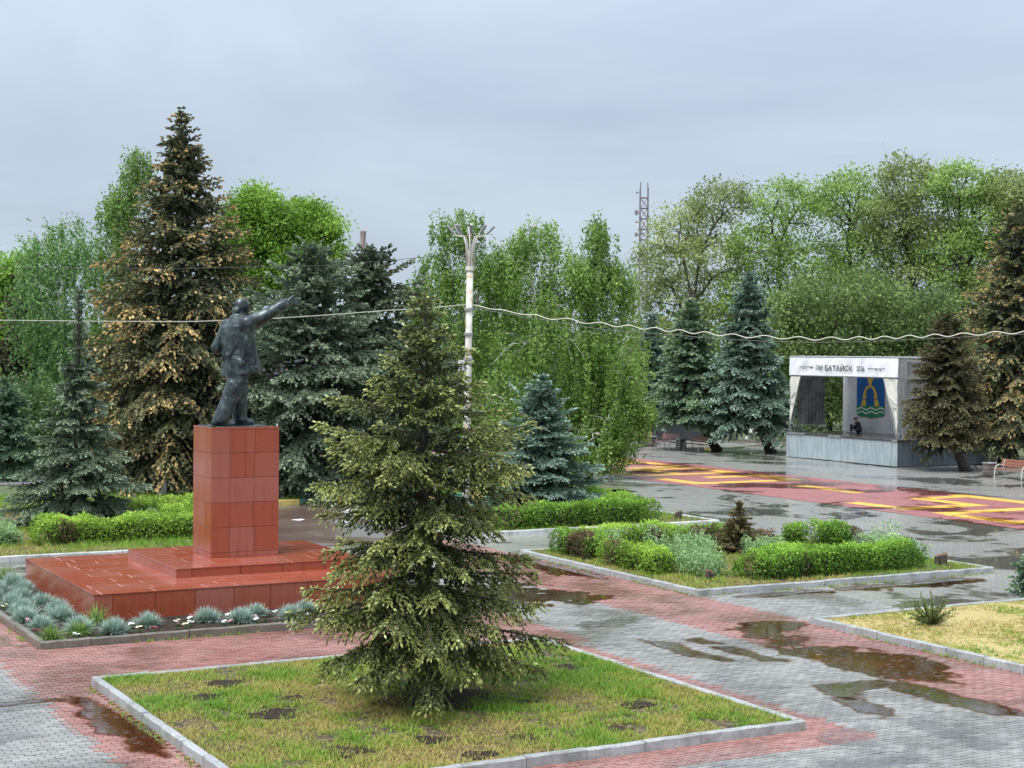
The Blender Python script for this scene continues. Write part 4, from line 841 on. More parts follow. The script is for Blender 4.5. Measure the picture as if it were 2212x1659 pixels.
spruce('spruce_tree', 'tall dark spruce with orange brown cones at the right edge', site(2168, 88.5), 14.6,
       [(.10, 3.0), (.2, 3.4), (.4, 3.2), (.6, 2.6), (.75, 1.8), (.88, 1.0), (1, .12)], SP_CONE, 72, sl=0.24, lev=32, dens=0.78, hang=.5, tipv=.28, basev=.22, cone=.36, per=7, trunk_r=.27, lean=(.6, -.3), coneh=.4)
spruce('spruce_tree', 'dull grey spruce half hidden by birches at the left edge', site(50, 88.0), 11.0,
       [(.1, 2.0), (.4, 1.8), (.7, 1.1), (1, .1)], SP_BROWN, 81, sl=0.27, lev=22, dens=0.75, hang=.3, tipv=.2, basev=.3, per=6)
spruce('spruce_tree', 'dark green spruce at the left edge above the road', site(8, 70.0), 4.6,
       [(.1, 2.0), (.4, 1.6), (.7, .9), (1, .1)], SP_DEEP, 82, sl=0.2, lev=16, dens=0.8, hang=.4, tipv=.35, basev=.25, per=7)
# young conifers in the beds
M_dying = foliage('dying_spruce_needles', [(0.0, (0.06, 0.05, 0.025)), (0.5, (0.15, 0.125, 0.06)), (1.0, (0.27, 0.24, 0.13))], .6, .1)
spruce('young_spruce', 'small half dead spruce standing in the middle of the island bed', (28.3, 37.2), 1.6, [(.06, .62), (.3, .55), (.6, .32), (.8, .12), (1, .02)], M_dying, 91, sl=.12, lev=12, dens=.9, tipv=.5, basev=.35, hang=.3, per=6, e_low=5)
spruce('young_spruce', 'young green spruce cut off by the right edge beyond the dry bed', (30.35, 28.0), 1.15, [(.05, .55), (.3, .5), (.6, .35), (1, .04)], SP_DEEP, 92, sl=.1, lev=9, dens=.9, tipv=.5, basev=.3, per=6, e_low=5)
def juniper():
    root = thing('juniper_shrub', 'low spreading green juniper on the dry lawn at right', 'shrub', (24.45, 25.35, 0.1)); r = np.random.default_rng(5); P, D, L, V, s0, s1 = [], [], [], [], [], []
    for k in range(46):
        az = r.random()*2*PI; e = R_(18+55*r.random()); ln = .38+.32*r.random(); d = np.array([math.cos(az)*math.cos(e), math.sin(az)*math.cos(e), math.sin(e)])
        u = np.linspace(.15, 1, 14); p = d[None]*(ln*u)[:, None]; P.append(p); D.append(d[None]+r.normal(0, .35, (14, 3))); L.append(np.full(14, .10)); V.append(np.clip(.3+.4*u+r.normal(0, .1, 14), 0, 1)); s0.append(p[0]*0); s1.append(d*ln*.9)
    mb = MB(); shoots(mb, np.concatenate(P), np.concatenate(D), np.concatenate(L), .014, np.concatenate(V), r, True); tag(mb.build('crown', foliage('juniper_needles', [(0, (.04, .06, .015)), (.5, (.10, .15, .04)), (1, (.19, .25, .08))], .5, .15), root), kind='stuff')
    mb = MB(); tubes(mb, s0, s1, .012, .004, 4); mb.build('stems', M_bark, root)
juniper()

# ------------------------------------------------------------------ broadleaf trees
def leaves(mb, P, size, val, r, m=0, down=0.0):
    n = len(P); D = r.normal(size=(n, 3)); D[:, 2] -= down; D, A, B = frames(D, r); s = size*(0.65+0.7*r.random(n))
    V = np.stack([P, P+D*(s*.5)[:, None]+A*(s*.32)[:, None]+B*(s*.08)[:, None], P+D*s[:, None], P+D*(s*.5)[:, None]-A*(s*.32)[:, None]+B*(s*.08)[:, None]], 1)
    mb.add(V.reshape(-1, 3), np.arange(4*n).reshape(-1, 4), m, np.repeat(val, 4))
def broadleaf(name, label, px, depth, lobes, mat, seed, nterm=220, lpt=60, leaf=.2, clump=.55, weep=0.0, bark=None, trunk_r=.22, fork=.35, group=None, shell=.55, thin=1.0, vspread=.16, bl=.62):
    """lobes: (px, py, rx, ry, weight) of the crown's masses as surveyed at this distance"""
    r = np.random.default_rng(seed); bx, by = site(px, depth); base = np.array([bx, by, 0.0]); k = depth/FPX
    pts, tone = [], []; W_ = np.array([l[4] for l in lobes]); W_ = W_/W_.sum()
    for (lx, ly, rx, ry, w), ww in zip(lobes, W_):
        n = max(4, int(nterm*ww)); d = r.normal(size=(n, 3)); d /= np.linalg.norm(d, axis=1, keepdims=True); q = d*(shell+(1-shell)*r.random(n)**.6)[:, None]
        c = pt(lx, ly, depth); dz = min(rx, ry*1.3)*k
        pts.append(c+q[:, :1]*rx*k*CR+q[:, 1:2]*dz*CF+q[:, 2:3]*ry*k*CU); tone.append(np.full(n, r.normal(0, .09))); pts[-1] += r.normal(0, .13, pts[-1].shape)*min(rx, ry)*k
    pts = np.concatenate(pts); tone = np.concatenate(tone)+r.normal(0, .15, len(pts)); ok = pts[:, 2] > .5; pts, tone = pts[ok], tone[ok]
    segs = []
    top = pts[:, 2].max(); low = np.percentile(pts[:, 2], 8); cen = pts.mean(0)
    f0 = base+(np.array([cen[0], cen[1], 0])-base)*.25; f0[2] = max(low*.8, top*fork*.6)
    segs.append((base-np.array([0, 0, .1]), f0, trunk_r, trunk_r*.78))
    def rec(node, ids, rad, lvl):
        if len(ids) <= 2 or lvl > 9:
            for i in ids: segs.append((node, pts[i], max(.008, rad*.7), .006))
            return
        Q = pts[ids]; ax = np.argmax(Q.var(0)); o = ids[np.argsort(Q[:, ax])]; h = len(o)//2+int(r.integers(-len(o)//6-1, len(o)//6+1)) if len(o) > 5 else len(o)//2
        for half in (o[:h], o[h:]):
            if len(half) == 0: continue
            c = pts[half].mean(0); t = .30+.16*r.random(); nw = node+(c-node)*t+r.normal(0, .05, 3)*np.linalg.norm(c-node); nw[2] += .06*np.linalg.norm(c-node)
            rr = max(.008, rad*(len(half)/len(ids))**.45); segs.append((node, nw, rad, rr)); rec(nw, half, rr, lvl+1)
    rec(f0, np.arange(len(pts)), trunk_r*.78, 0)
    root = thing(name, label, 'tree', tuple(base), 0, group)
    S = [np.array([s[j] for s in segs]) for j in range(4)]
    mb = MB(); tubes(mb, S[0]-base, S[1]-base, S[2], S[3], 5); mb.build('trunk', bark or M_barkd, root)
    lp = np.maximum(1, (lpt*thin*(.6+.8*r.random(len(pts)))).astype(int)); idx = np.repeat(np.arange(len(pts)), lp); N = len(idx)
    if weep:
        st_ = r.normal(0, clump*.6, (len(pts), 5, 3)); st_[:, :, 2] *= .3; ln = weep*(.45+.9*r.random((len(pts), 5))); wh = r.integers(0, 5, N); u = r.random(N)**.8
        o = st_[idx, wh]+r.normal(0, .06, (N, 3))+np.stack([r.normal(0, .02, N)*u, r.normal(0, .02, N)*u, -u*ln[idx, wh]], 1)
    else:
        o = r.normal(0, 1, (N, 3))*clump*np.array([1, 1, .6])
    LP = pts[idx]+o; v = np.clip(.45+tone[idx]+r.normal(0, vspread, N), 0, 1); g_ = LP[:, 2] > .15
    mb = MB(); leaves(mb, LP[g_]-base, leaf, v[g_], r, 0, 1.0 if weep else .3); tag(mb.build('crown', mat, root), kind='stuff')
    return root
LF_BIRCH = foliage('birch_leaves', [(0, (.040, .075, .017)), (.45, (.108, .175, .040)), (1, (.21, .30, .085))], .4, .5, gain=1.9)
LF_BIRCHD = foliage('cool_green_birch_leaves', [(0, (.035, .07, .025)), (.45, (.085, .15, .05)), (1, (.16, .25, .085))], .4, .5, gain=2.2)  # birch leaves in a cooler, bluer green
LF_MAPLE = foliage('bright_maple_leaves', [(0, (.06, .12, .015)), (.5, (.15, .26, .04)), (1, (.27, .40, .08))], .4, .45, gain=1.5)
LF_GREY = foliage('thin_grey_green_leaves', [(0, (.06, .08, .028)), (.5, (.150, .180, .068)), (1, (.28, .30, .13))], .45, .5, gain=2.2)
LF_LIME = foliage('fresh_elm_leaves', [(0, (.050, .082, .020)), (.5, (.130, .195, .052)), (1, (.26, .34, .11))], .45, .5, gain=2.15)
LF_DARK = foliage('dark_park_leaves', [(0, (.022, .042, .016)), (.5, (.055, .095, .035)), (1, (.11, .17, .06))], .45, .45, gain=1.9)
LF_PARK = foliage('mixed_park_leaves', [(0, (.028, .05, .018)), (.5, (.08, .12, .040)), (1, (.17, .22, .075))], .45, .45, gain=1.9)
B = broadleaf
B('birch_tree', 'tall weeping birch with airy top just left of the tallest spruce', 290, 84, [(298, 350, 30, 40, .6), (270, 440, 48, 50, 1), (250, 560, 60, 75, 1.4), (270, 720, 70, 90, 1.5), (260, 880, 70, 80, 1)], LF_BIRCH, 101, 260, 98, .155, .5, 2.0, M_barkw, .2)
B('birch_tree', 'weeping birch with drooping curtains near the left edge', 135, 80, [(75, 530, 26, 40, .5), (140, 510, 55, 55, 1), (110, 640, 70, 90, 1.6), (150, 780, 70, 110, 1.8), (90, 900, 70, 80, 1.2)], LF_BIRCHD, 102, 280, 98, .15, .5, 2.3, M_barkw, .2)
B('broadleaf_tree', 'bright green maple on the left showing between the tallest spruce and its neighbour', 545, 92, [(560, 435, 34, 28, .7), (520, 470, 38, 36, .8), (600, 480, 40, 32, .8), (545, 520, 50, 42, 1), (500, 560, 40, 50, .9), (610, 560, 44, 50, .9), (560, 600, 50, 40, .8)], LF_MAPLE, 103, 320, 110, .18, .44, 0, None, .25)
B('broadleaf_tree', 'bright green maple rising behind the broad blue green spruce', 665, 94, [(655, 462, 34, 26, .7), (695, 490, 32, 28, .7), (630, 505, 36, 36, .8), (670, 530, 44, 40, 1), (705, 560, 26, 40, .7), (640, 590, 50, 50, 1)], LF_MAPLE, 104, 300, 110, .18, .44, 0, None, .25)
B('birch_tree', 'birch crown directly behind the white lamp pole', 985, 78, [(1000, 480, 55, 35, 1), (930, 590, 52, 50, 1), (1075, 570, 50, 50, 1), (905, 640, 30, 60, .7), (1020, 600, 70, 70, 1.3), (960, 720, 70, 90, 1.4), (1070, 690, 75, 100, 1.2), (1010, 860, 80, 110, 1.6), (930, 800, 45, 80, .8)], LF_BIRCH, 105, 320, 98, .15, .45, 1.7, M_barkw, .2)
B('birch_tree', 'birch with pale trunk between the lamp pole and the tower', 1150, 76, [(1160, 500, 45, 35, .7), (1110, 560, 60, 60, 1), (1220, 580, 50, 60, 1), (1160, 680, 85, 90, 1.6), (1130, 830, 100, 110, 2), (1170, 950, 110, 60, 1.2), (1235, 770, 70, 120, 1.3), (1060, 900, 80, 80, 1)], LF_BIRCH, 106, 360, 98, .15, .45, 1.7, M_barkw, .2)
B('birch_tree', 'slim pointed birch nearest the lattice tower', 1275, 77, [(1290, 490, 24, 38, .5), (1280, 580, 55, 55, 1), (1335, 600, 34, 60, .8), (1300, 740, 68, 100, 1.6), (1290, 880, 75, 90, 1.5), (1345, 760, 45, 100, .9), (1240, 930, 90, 60, 1)], LF_BIRCH, 107, 300, 98, .15, .45, 1.7, M_barkw, .2)
B('birch_tree', 'low drooping birch boughs hanging beside the red benches', 1285, 75, [(1340, 800, 30, 60, .8), (1375, 865, 45, 26, .8), (1340, 895, 40, 40, .9), (1290, 940, 60, 40, .9)], LF_BIRCH, 108, 150, 105, .135, .4, 1.5, M_barkw, .14)
B('broadleaf_tree', 'thin grey green tree beside the lattice tower', 1500, 128, [(1560, 440, 70, 45, 1), (1470, 500, 60, 50, .9), (1420, 580, 45, 60, .8), (1540, 560, 80, 60, 1.2), (1450, 680, 70, 70, 1), (1400, 760, 50, 60, .7), (1530, 690, 70, 60, .9), (1460, 800, 80, 50, .8)], LF_GREY, 111, 560, 42, .23, .50, 0, None, .33, shell=.7)
B('broadleaf_tree', 'fresh green tree with forked dark boughs left of the stage banner', 1690, 126, [(1700, 440, 70, 45, 1), (1640, 540, 70, 60, 1.1), (1740, 560, 80, 70, 1.2), (1620, 650, 80, 60, 1), (1720, 690, 90, 60, 1), (1600, 760, 80, 60, .9), (1680, 780, 70, 60, .8)], LF_LIME, 112, 540, 42, .23, .50, 0, None, .36, shell=.7)
B('broadleaf_tree', 'tall green tree rising above the middle of the stage banner', 1840, 124, [(1830, 430, 70, 60, 1.1), (1870, 560, 80, 70, 1.2), (1800, 640, 90, 60, 1), (1900, 680, 90, 70, 1.1)], LF_LIME, 113, 460, 42, .23, .50, 0, None, .36, shell=.7)
B('broadleaf_tree', 'highest thin crowned tree above the right end of the banner', 1960, 122, [(1955, 400, 55, 55, .8), (1930, 490, 70, 60, 1), (2020, 520, 70, 60, 1), (1980, 640, 100, 80, 1.3)], LF_GREY, 114, 460, 42, .23, .50, 0, None, .36, shell=.7)
B('broadleaf_tree', 'green tree with vivid top near the right edge', 2090, 120, [(2080, 400, 70, 45, 1), (2140, 480, 70, 70, 1.1), (2060, 560, 80, 70, 1.1), (2110, 660, 90, 70, 1.1)], LF_LIME, 115, 460, 42, .23, .50, 0, None, .36, shell=.65)
B('broadleaf_tree', 'olive tree cut by the right edge behind the tall dark spruce', 2200, 118, [(2190, 420, 55, 50, 1), (2220, 520, 60, 80, 1.1), (2180, 650, 80, 80, 1.1)], LF_GREY, 116, 360, 42, .23, .50, 0, None, .33, shell=.65)
B('broadleaf_tree', 'dark leafy tree filling the space behind the stage opening', 1790, 108, [(1760, 800, 80, 100, 1.2), (1860, 780, 90, 90, 1.1), (1690, 740, 60, 80, .9), (1800, 890, 110, 60, .9), (1735, 670, 55, 60, .8), (1850, 640, 70, 60, .9), (1925, 690, 50, 70, .8)], LF_PARK, 117, 380, 62, .24, .6, 0, None, .25)
B('broadleaf_tree', 'dark leafy tree behind the right hand spruces', 2010, 106, [(1980, 770, 80, 90, 1.2), (2100, 800, 80, 90, 1.2), (2180, 880, 80, 70, 1), (1940, 880, 60, 60, .8), (2010, 680, 60, 60, .8)], LF_PARK, 118, 280, 62, .24, .6, 0, None, .25)
B('broadleaf_tree', 'green tree at the far left edge with a small round top', 20, 95, [(18, 590, 45, 32, .8), (-10, 680, 60, 70, 1), (50, 700, 55, 70, 1), (10, 800, 70, 80, 1.2), (40, 930, 60, 70, .9)], LF_MAPLE, 119, 240, 60, .26, .6, 0, None, .22, bl=.5)
B('broadleaf_tree', 'low leafy tree in shade under the left birches', 70, 76, [(30, 880, 70, 60, 1), (110, 900, 60, 60, 1), (10, 960, 50, 40, .8)], LF_DARK, 120, 150, 60, .2, .5, 0, None, .15)
# far wood that closes the view between the trunks
def wood():
    r = np.random.default_rng(77); P, V = [], []
    for px in np.arange(-150, 2400, 18):
        d = 140+70*r.random(); x, y = site(px, d); h = 5.5+4.5*abs(math.sin(px*.011+2*math.sin(px*.0037)))+4*r.random(); n = 300
        q = r.normal(size=(n, 3))*np.array([2.6, 2.6, 0])+np.array([x, y, 0]); q[:, 2] = h*r.random(n)**.9*(1-.35*np.clip(np.hypot(q[:, 0]-x, q[:, 1]-y)/5, 0, 1))
        P.append(q); V.append(np.clip(.35+r.normal(0, .16)+r.normal(0, .13, n), 0, 1))
    mb = MB(); leaves(mb, np.concatenate(P), .8, np.concatenate(V), r); tag(mb.build('far_wood', LF_DARK), 'dense dark green wood far behind the square', 'wood', kind='stuff')
wood()

# ------------------------------------------------------------------ hedges and bed shrubs
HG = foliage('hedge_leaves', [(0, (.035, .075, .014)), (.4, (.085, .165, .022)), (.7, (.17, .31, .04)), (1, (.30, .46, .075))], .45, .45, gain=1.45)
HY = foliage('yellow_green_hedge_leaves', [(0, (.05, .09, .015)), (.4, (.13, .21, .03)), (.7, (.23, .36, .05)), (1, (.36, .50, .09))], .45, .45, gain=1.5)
FE = foliage('feathery_weed_leaves', [(0, (.07, .12, .05)), (.5, (.16, .25, .11)), (1, (.29, .40, .20))], .5, .35, gain=1.6)
BR = foliage('dead_hedge_twigs', [(0, (.028, .022, .012)), (.6, (.085, .06, .03)), (1, (.18, .11, .055))], .6, .1, gain=1.5)
M_core = simple('hedge_twigs', (.022, .020, .011), (.045, .035, .018), 12, .9)
def hedge(label, x0, x1, y0, y1, h, mat=HG, seed=0, dens=900, leaf=.062, brown=(), z=.10, lump=.15, name='hedge'):
    r = np.random.default_rng(seed); cx, cy = (x0+x1)/2, (y0+y1)/2; root = thing(name, label, 'hedge', (cx, cy, z)); vn = vnoise(r)
    h *= .9; lx, ly = (x1-x0)/2, (y1-y0)/2; area = 2*(2*lx+2*ly)*h+4*lx*ly; n = int(area*dens*.88)
    # superellipse-sided box shell
    a = 4*ly*lx; side = 2*(2*lx+2*ly)*h; k = r.random(n) < a/(a+side); kt = k.sum(); P = np.zeros((n, 3))
    P[k] = np.stack([r.uniform(-lx, lx, kt), r.uniform(-ly, ly, kt), np.full(kt, h)], 1)
    m = ~k; ns = m.sum(); wsel = r.random(ns) < lx/(lx+ly); sg = np.where(r.random(ns) < .5, -1, 1); zz = h*r.random(ns)**.85
    P[m] = np.stack([np.where(wsel, r.uniform(-lx, lx, ns), sg*lx), np.where(wsel, sg*ly, r.uniform(-ly, ly, ns)), zz], 1)
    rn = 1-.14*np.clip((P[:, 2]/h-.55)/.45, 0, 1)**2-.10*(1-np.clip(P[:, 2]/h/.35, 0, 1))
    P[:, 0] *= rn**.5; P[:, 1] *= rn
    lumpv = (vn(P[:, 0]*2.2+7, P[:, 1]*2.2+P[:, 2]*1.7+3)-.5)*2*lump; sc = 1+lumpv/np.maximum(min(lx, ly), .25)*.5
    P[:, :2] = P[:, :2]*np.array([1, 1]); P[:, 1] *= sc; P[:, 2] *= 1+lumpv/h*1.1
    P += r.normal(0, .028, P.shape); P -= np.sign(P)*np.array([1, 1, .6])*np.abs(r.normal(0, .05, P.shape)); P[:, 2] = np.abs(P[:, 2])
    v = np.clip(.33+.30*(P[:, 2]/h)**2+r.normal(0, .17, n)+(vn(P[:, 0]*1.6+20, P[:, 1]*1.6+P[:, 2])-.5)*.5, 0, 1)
    bm = np.zeros(n, bool)
    for (bx, by, br) in brown: bm |= np.hypot(P[:, 0]+cx-bx, P[:, 1]+cy-by)+.12*r.random(n) < br
    mb = MB(); leaves(mb, P[~bm], leaf, v[~bm], r); tag(mb.build('foliage', mat, root), kind='stuff')
    if bm.any(): mb = MB(); leaves(mb, P[bm], leaf*.9, np.clip(v[bm], 0, 1), r); tag(tag(mb.build('dead_foliage', BR, root), kind='stuff'), 'brown dead patch of the hedge')
    # inner twigs: many short stems
    nt_ = int(2*lx*2*ly*70)+14; bx = r.uniform(-lx*.85, lx*.85, nt_); by = r.uniform(-ly*.8, ly*.8, nt_); b0 = np.stack([bx, by, np.zeros(nt_)], 1); b1 = b0+np.stack([r.normal(0, .10, nt_), r.normal(0, .10, nt_), h*(.6+.3*r.random(nt_))], 1)
    mb = MB(); tubes(mb, b0, b1, .012, .005, 3)
    for q in range(2):
        s0 = b0+(b1-b0)*(.35+.2*q); s1 = s0+r.normal(0, .13, (nt_, 3))+np.array([0, 0, .12]); tubes(mb, s0, s1, .006, .003, 3)
    tag(mb.build('twigs', M_core, root), kind='stuff')
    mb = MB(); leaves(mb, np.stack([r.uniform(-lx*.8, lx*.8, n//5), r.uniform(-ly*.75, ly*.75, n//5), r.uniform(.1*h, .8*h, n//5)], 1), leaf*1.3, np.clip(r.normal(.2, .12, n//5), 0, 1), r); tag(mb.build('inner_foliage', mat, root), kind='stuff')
    return root
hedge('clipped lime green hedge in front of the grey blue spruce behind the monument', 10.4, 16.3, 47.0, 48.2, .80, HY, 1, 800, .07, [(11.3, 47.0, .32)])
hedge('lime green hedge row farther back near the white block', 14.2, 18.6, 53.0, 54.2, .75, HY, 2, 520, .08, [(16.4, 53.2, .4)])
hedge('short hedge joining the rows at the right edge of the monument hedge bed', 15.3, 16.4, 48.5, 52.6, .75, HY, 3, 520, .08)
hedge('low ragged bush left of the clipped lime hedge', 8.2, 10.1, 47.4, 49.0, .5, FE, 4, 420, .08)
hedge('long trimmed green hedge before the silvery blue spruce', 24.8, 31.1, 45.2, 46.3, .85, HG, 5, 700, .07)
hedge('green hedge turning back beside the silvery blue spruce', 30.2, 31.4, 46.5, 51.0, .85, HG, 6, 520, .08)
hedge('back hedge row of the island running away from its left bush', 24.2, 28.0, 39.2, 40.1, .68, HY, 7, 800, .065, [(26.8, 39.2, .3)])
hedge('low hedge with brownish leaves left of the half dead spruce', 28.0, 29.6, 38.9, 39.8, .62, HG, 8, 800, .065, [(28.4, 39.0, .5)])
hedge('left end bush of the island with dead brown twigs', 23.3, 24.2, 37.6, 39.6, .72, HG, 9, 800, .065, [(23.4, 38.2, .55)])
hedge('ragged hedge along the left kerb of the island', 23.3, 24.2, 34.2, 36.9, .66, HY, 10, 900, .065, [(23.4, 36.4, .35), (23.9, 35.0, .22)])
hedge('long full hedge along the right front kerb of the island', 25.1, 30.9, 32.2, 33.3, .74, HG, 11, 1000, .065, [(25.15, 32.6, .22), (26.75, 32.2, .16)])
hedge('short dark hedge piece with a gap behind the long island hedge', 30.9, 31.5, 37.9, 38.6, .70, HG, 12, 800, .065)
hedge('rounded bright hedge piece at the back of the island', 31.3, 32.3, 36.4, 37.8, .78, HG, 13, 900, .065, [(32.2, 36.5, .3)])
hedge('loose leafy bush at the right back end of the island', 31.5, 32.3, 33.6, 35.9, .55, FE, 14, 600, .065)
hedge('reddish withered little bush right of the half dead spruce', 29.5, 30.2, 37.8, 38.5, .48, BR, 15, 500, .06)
def weed_clump(label, x, y, rad, h, n, seed):
    r = np.random.default_rng(seed); root = thing('weed_clump', label, 'plants', (x, y, .1)); s0, s1, P, V = [], [], [], []
    for k in range(n):
        a, q = r.random()*6.28, rad*math.sqrt(r.random()); b = np.array([q*math.cos(a), q*math.sin(a), 0]); hh = h*(.55+.55*r.random()); t = b+np.array([r.normal(0, .09), r.normal(0, .09), hh]); s0.append(b); s1.append(t)
        m = 38; u = .2+.8*r.random(m); p = b+(t-b)*u[:, None]; p += r.normal(0, 1, (m, 3))*(.10*(1.1-u)+.02)[:, None]; P.append(p); V.append(np.clip(.35+.3*u+r.normal(0, .15, m), 0, 1))
    mb = MB(); tubes(mb, s0, s1, .005, .002, 3); tag(mb.build('stems', FE, root), kind='stuff'); mb = MB(); leaves(mb, np.concatenate(P), .065, np.concatenate(V), r); tag(mb.build('foliage', FE, root), kind='stuff')
weed_clump('tall feathery pale green weeds in the middle of the island', 25.5, 36.1, 1.0, .85, 90, 1)
weed_clump('feathery weeds at the front corner between the two island hedges', 24.6, 33.9, .6, .7, 60, 2)
weed_clump('feathery weeds at the foot of the half dead spruce', 28.3, 36.0, .55, .6, 45, 3)
weed_clump('grey green weeds behind the left end bush of the island', 24.6, 38.6, .5, .7, 40, 4)
weed_clump('wild plants under the grey blue spruce left of the hedge', 9.3, 49.6, 1.2, .7, 60, 5)
weed_clump('thin tall stalks at the right back of the island', 32.1, 35.2, .4, .95, 14, 6)
weed_clump('leafy weeds between the monument hedge rows', 15.2, 50.2, 1.0, .6, 50, 7)
# stumps
M_stump = simple('cut_wood', (.16, .08, .035), (.07, .04, .025), 20, .7)
def stump(label, x, y, s, seed):
    r = np.random.default_rng(seed); mb = MB()
    for k in range(3):
        a = r.random()*6.28; q = .10*s*k; lathe_p = [(.10*s, -.05), (.085*s, .1*s), (.08*s, (.22+.12*r.random())*s)]
        th = np.arange(9)*2*PI/9; V = []
        for rad, z in lathe_p: V += [(q*math.cos(a)+rad*(1+.15*math.sin(3*t+k))*math.cos(t), q*math.sin(a)+rad*math.sin(t), z+(.03*s*math.cos(t) if z > .15*s else 0)) for t in th]
        F = [(i*9+j, i*9+(j+1) % 9, (i+1)*9+(j+1) % 9, (i+1)*9+j) for i in range(2) for j in range(9)]; mb.add(V, F, 0); mb.F.append((np.array([list(range(18, 27))])+mb.n-27, 1))
    o = mb.build('tree_stump', [M_bark, M_stump], None, False, (x, y, .1)); tag(o, label, 'stump')
stump('reddish brown cut stump at the right corner of the island', 31.8, 32.5, 1.0, 1)
stump('low cut stump by the front corner of the island', 24.3, 33.15, .8, 2)
stump('dark forked stump beside the far island hedge end', 32.3, 46.0, 1.0, 3)
# ================================================================== STAGE
def onx(px, py, X):
    d = CF + CR*(px-IMW/2)/FPX - CU*(py-IMH/2)/FPX; t = X/d[0]; return float(d[1]*t), float(CAM_H+d[2]*t)
def sq(u, v, X): return onx((3050+u*.3014)/1.8228, (1380+v*.3014)/1.8228, X)      # survey of the stage close-up
def metal_mat(name, c, c2, rough=.38, metal=.35):
    m, nt, b = new_mat(name); p = wpos(nt); mp = nd(nt, 'ShaderNodeMapping', {'Vector': p, 'Scale': (3, 3, .5)})
    nt.links.new(rampn(nt, noise(nt, mp.outputs[0], 1.6, 5, .6), [(.38, c), (.62, c2)]), b.inputs['Base Color']); b.inputs['Metallic'].default_value = metal; b.inputs['Roughness'].default_value = rough; return m
M_galv = metal_mat('galvanised_sheet', (.36, .43, .46), (.50, .57, .60))
M_galvd = metal_mat('shaded_flank_and_roof_sheet', (.10, .125, .15), (.15, .18, .21))  # darker galvanised sheet: paints shade on the stage flank, plain colour on roofs
M_pipe = metal_mat('steel_pipe', (.30, .30, .30), (.42, .42, .41), .4, .6)
M_white = simple('white_banner_vinyl', (.78, .80, .82), (.70, .72, .76), 2, .45)
M_cloth = simple('offwhite_drape', (.66, .65, .60), (.55, .54, .49), 3, .6)
M_darkcl = simple('dark_grey_side_cloth', None, scale=2.5, rough=.7, stops=[(.3, (.045, .045, .045)), (.5, (.11, .11, .11)), (.7, (.16, .155, .15))])
M_greycl = simple('grey_side_cloth', (.20, .20, .195), (.27, .27, .26), 2, .7)
M_plast = simple('grey_backdrop_board', (.50, .50, .52), (.60, .60, .62), 1.3, .6)
M_deck = simple('wet_stage_deck', (.045, .04, .04), (.085, .078, .075), 2, .18)
M_rooft = foliage('translucent_roof_tarp', [(0, (.7, .7, .7)), (1, (.8, .8, .8))], .6, .6)
SX, SY0, SY1, SZ, SXB = 59.5, 64.4, 73.75, 1.46, 66.2
stage = thing('open_air_stage', 'open air stage with white banner roof front and corrugated metal skirt', 'stage', (0, 0, 0))
mb = MB(); cbox(mb, SX-.02, SXB, SY0-.02, SY1+.02, SZ-.10, SZ, .01); mb.build('deck', M_deck, stage)
def corr(x0, y0, x1, y1, z0, z1, pitch=.205, depth=.035, nrm=(-1, 0)):
    L = math.hypot(x1-x0, y1-y0); n = round(L/pitch); u = []
    for i in range(n): u += [(i*pitch, 0), (i*pitch+.13, 0), (i*pitch+.15, 1), (i*pitch+.185, 1)]
    u.append((n*pitch, 0)); u = np.array(u); u[:, 0] *= L/(n*pitch); t = u[:, 0]/L
    B = np.stack([x0+(x1-x0)*t-nrm[0]*depth*u[:, 1], y0+(y1-y0)*t-nrm[1]*depth*u[:, 1]], 1); k = len(B)
    V = np.concatenate([np.c_[B, np.full(k, z0)], np.c_[B, np.full(k, z1)]]); return MB().add(V, [(i, i+1, k+i+1, k+i) for i in range(k-1)])
yy = np.linspace(SY0, SY1, 10)
for a, b_ in zip(yy[:-1], yy[1:]): corr(SX, a, SX, b_, 0.03+rng.random()*.02, SZ-.105+rng.random()*.03).build('skirt_panel', M_galv, stage)
xx = np.linspace(SX+.01, SXB, 7)
for a, b_ in zip(xx[:-1], xx[1:]): corr(a, SY0, b_, SY0, 0.03, SZ-.105, nrm=(0, -1)).build('skirt_panel', M_galvd, stage)
mb = MB(); box(mb, SX+.1, SXB-.05, SY0+.1, SY1-.1, 0, SZ-.12); mb.build('understage', M_dark, stage)
# light trim plates along the front edge of the deck
for a, b_ in ((72.1, 73.7), (68.9, 70.0), (64.4, 64.8)):
    mb = MB(); box(mb, SX-.05, SX-.022, a, b_, SZ-.09, SZ+.015); mb.build('edge_plate', M_pipe, stage)
ZT, ZB = 5.84, 4.82
def pipe(name, a, b_, r=.035, m=None): mb = MB(); tubes(mb, [a], [b_], r, r, 7); return mb.build(name, m or M_pipe, stage)
for y in (SY0+.05, SY1-.2):
    for x in (SX+.12, SXB-.8):
        pipe('post', (x, y, SZ), (x, y, ZT)); 
    pipe('post', (SX+.42, y, SZ), (SX+.42, y, ZT))
    for k in range(8): pipe('lacing', (SX+.12, y, SZ+.2+k*.52), (SX+.42, y, SZ+.46+k*.52), .014)
    pipe('roof_rail', (SX+.12, y, ZT+.02), (SXB-.8, y, ZT+.02)); pipe('roof_rail', (SX+.12, y, ZB-.05), (SXB-.8, y, ZB-.05), .025)
for x, z in ((SX+.05, ZT+.04), (SX+.05, ZB-.03), (SXB-.8, ZT), (SX+.42, ZB-.03)): pipe('roof_rail', (x, SY0, z), (x, SY1-.15, z))
mb = MB(); box(mb, SX+.10, SXB-.7, SY0+.02, SY1-.16, ZT+.06, ZT+.10); mb.build('roof', M_rooft, stage)
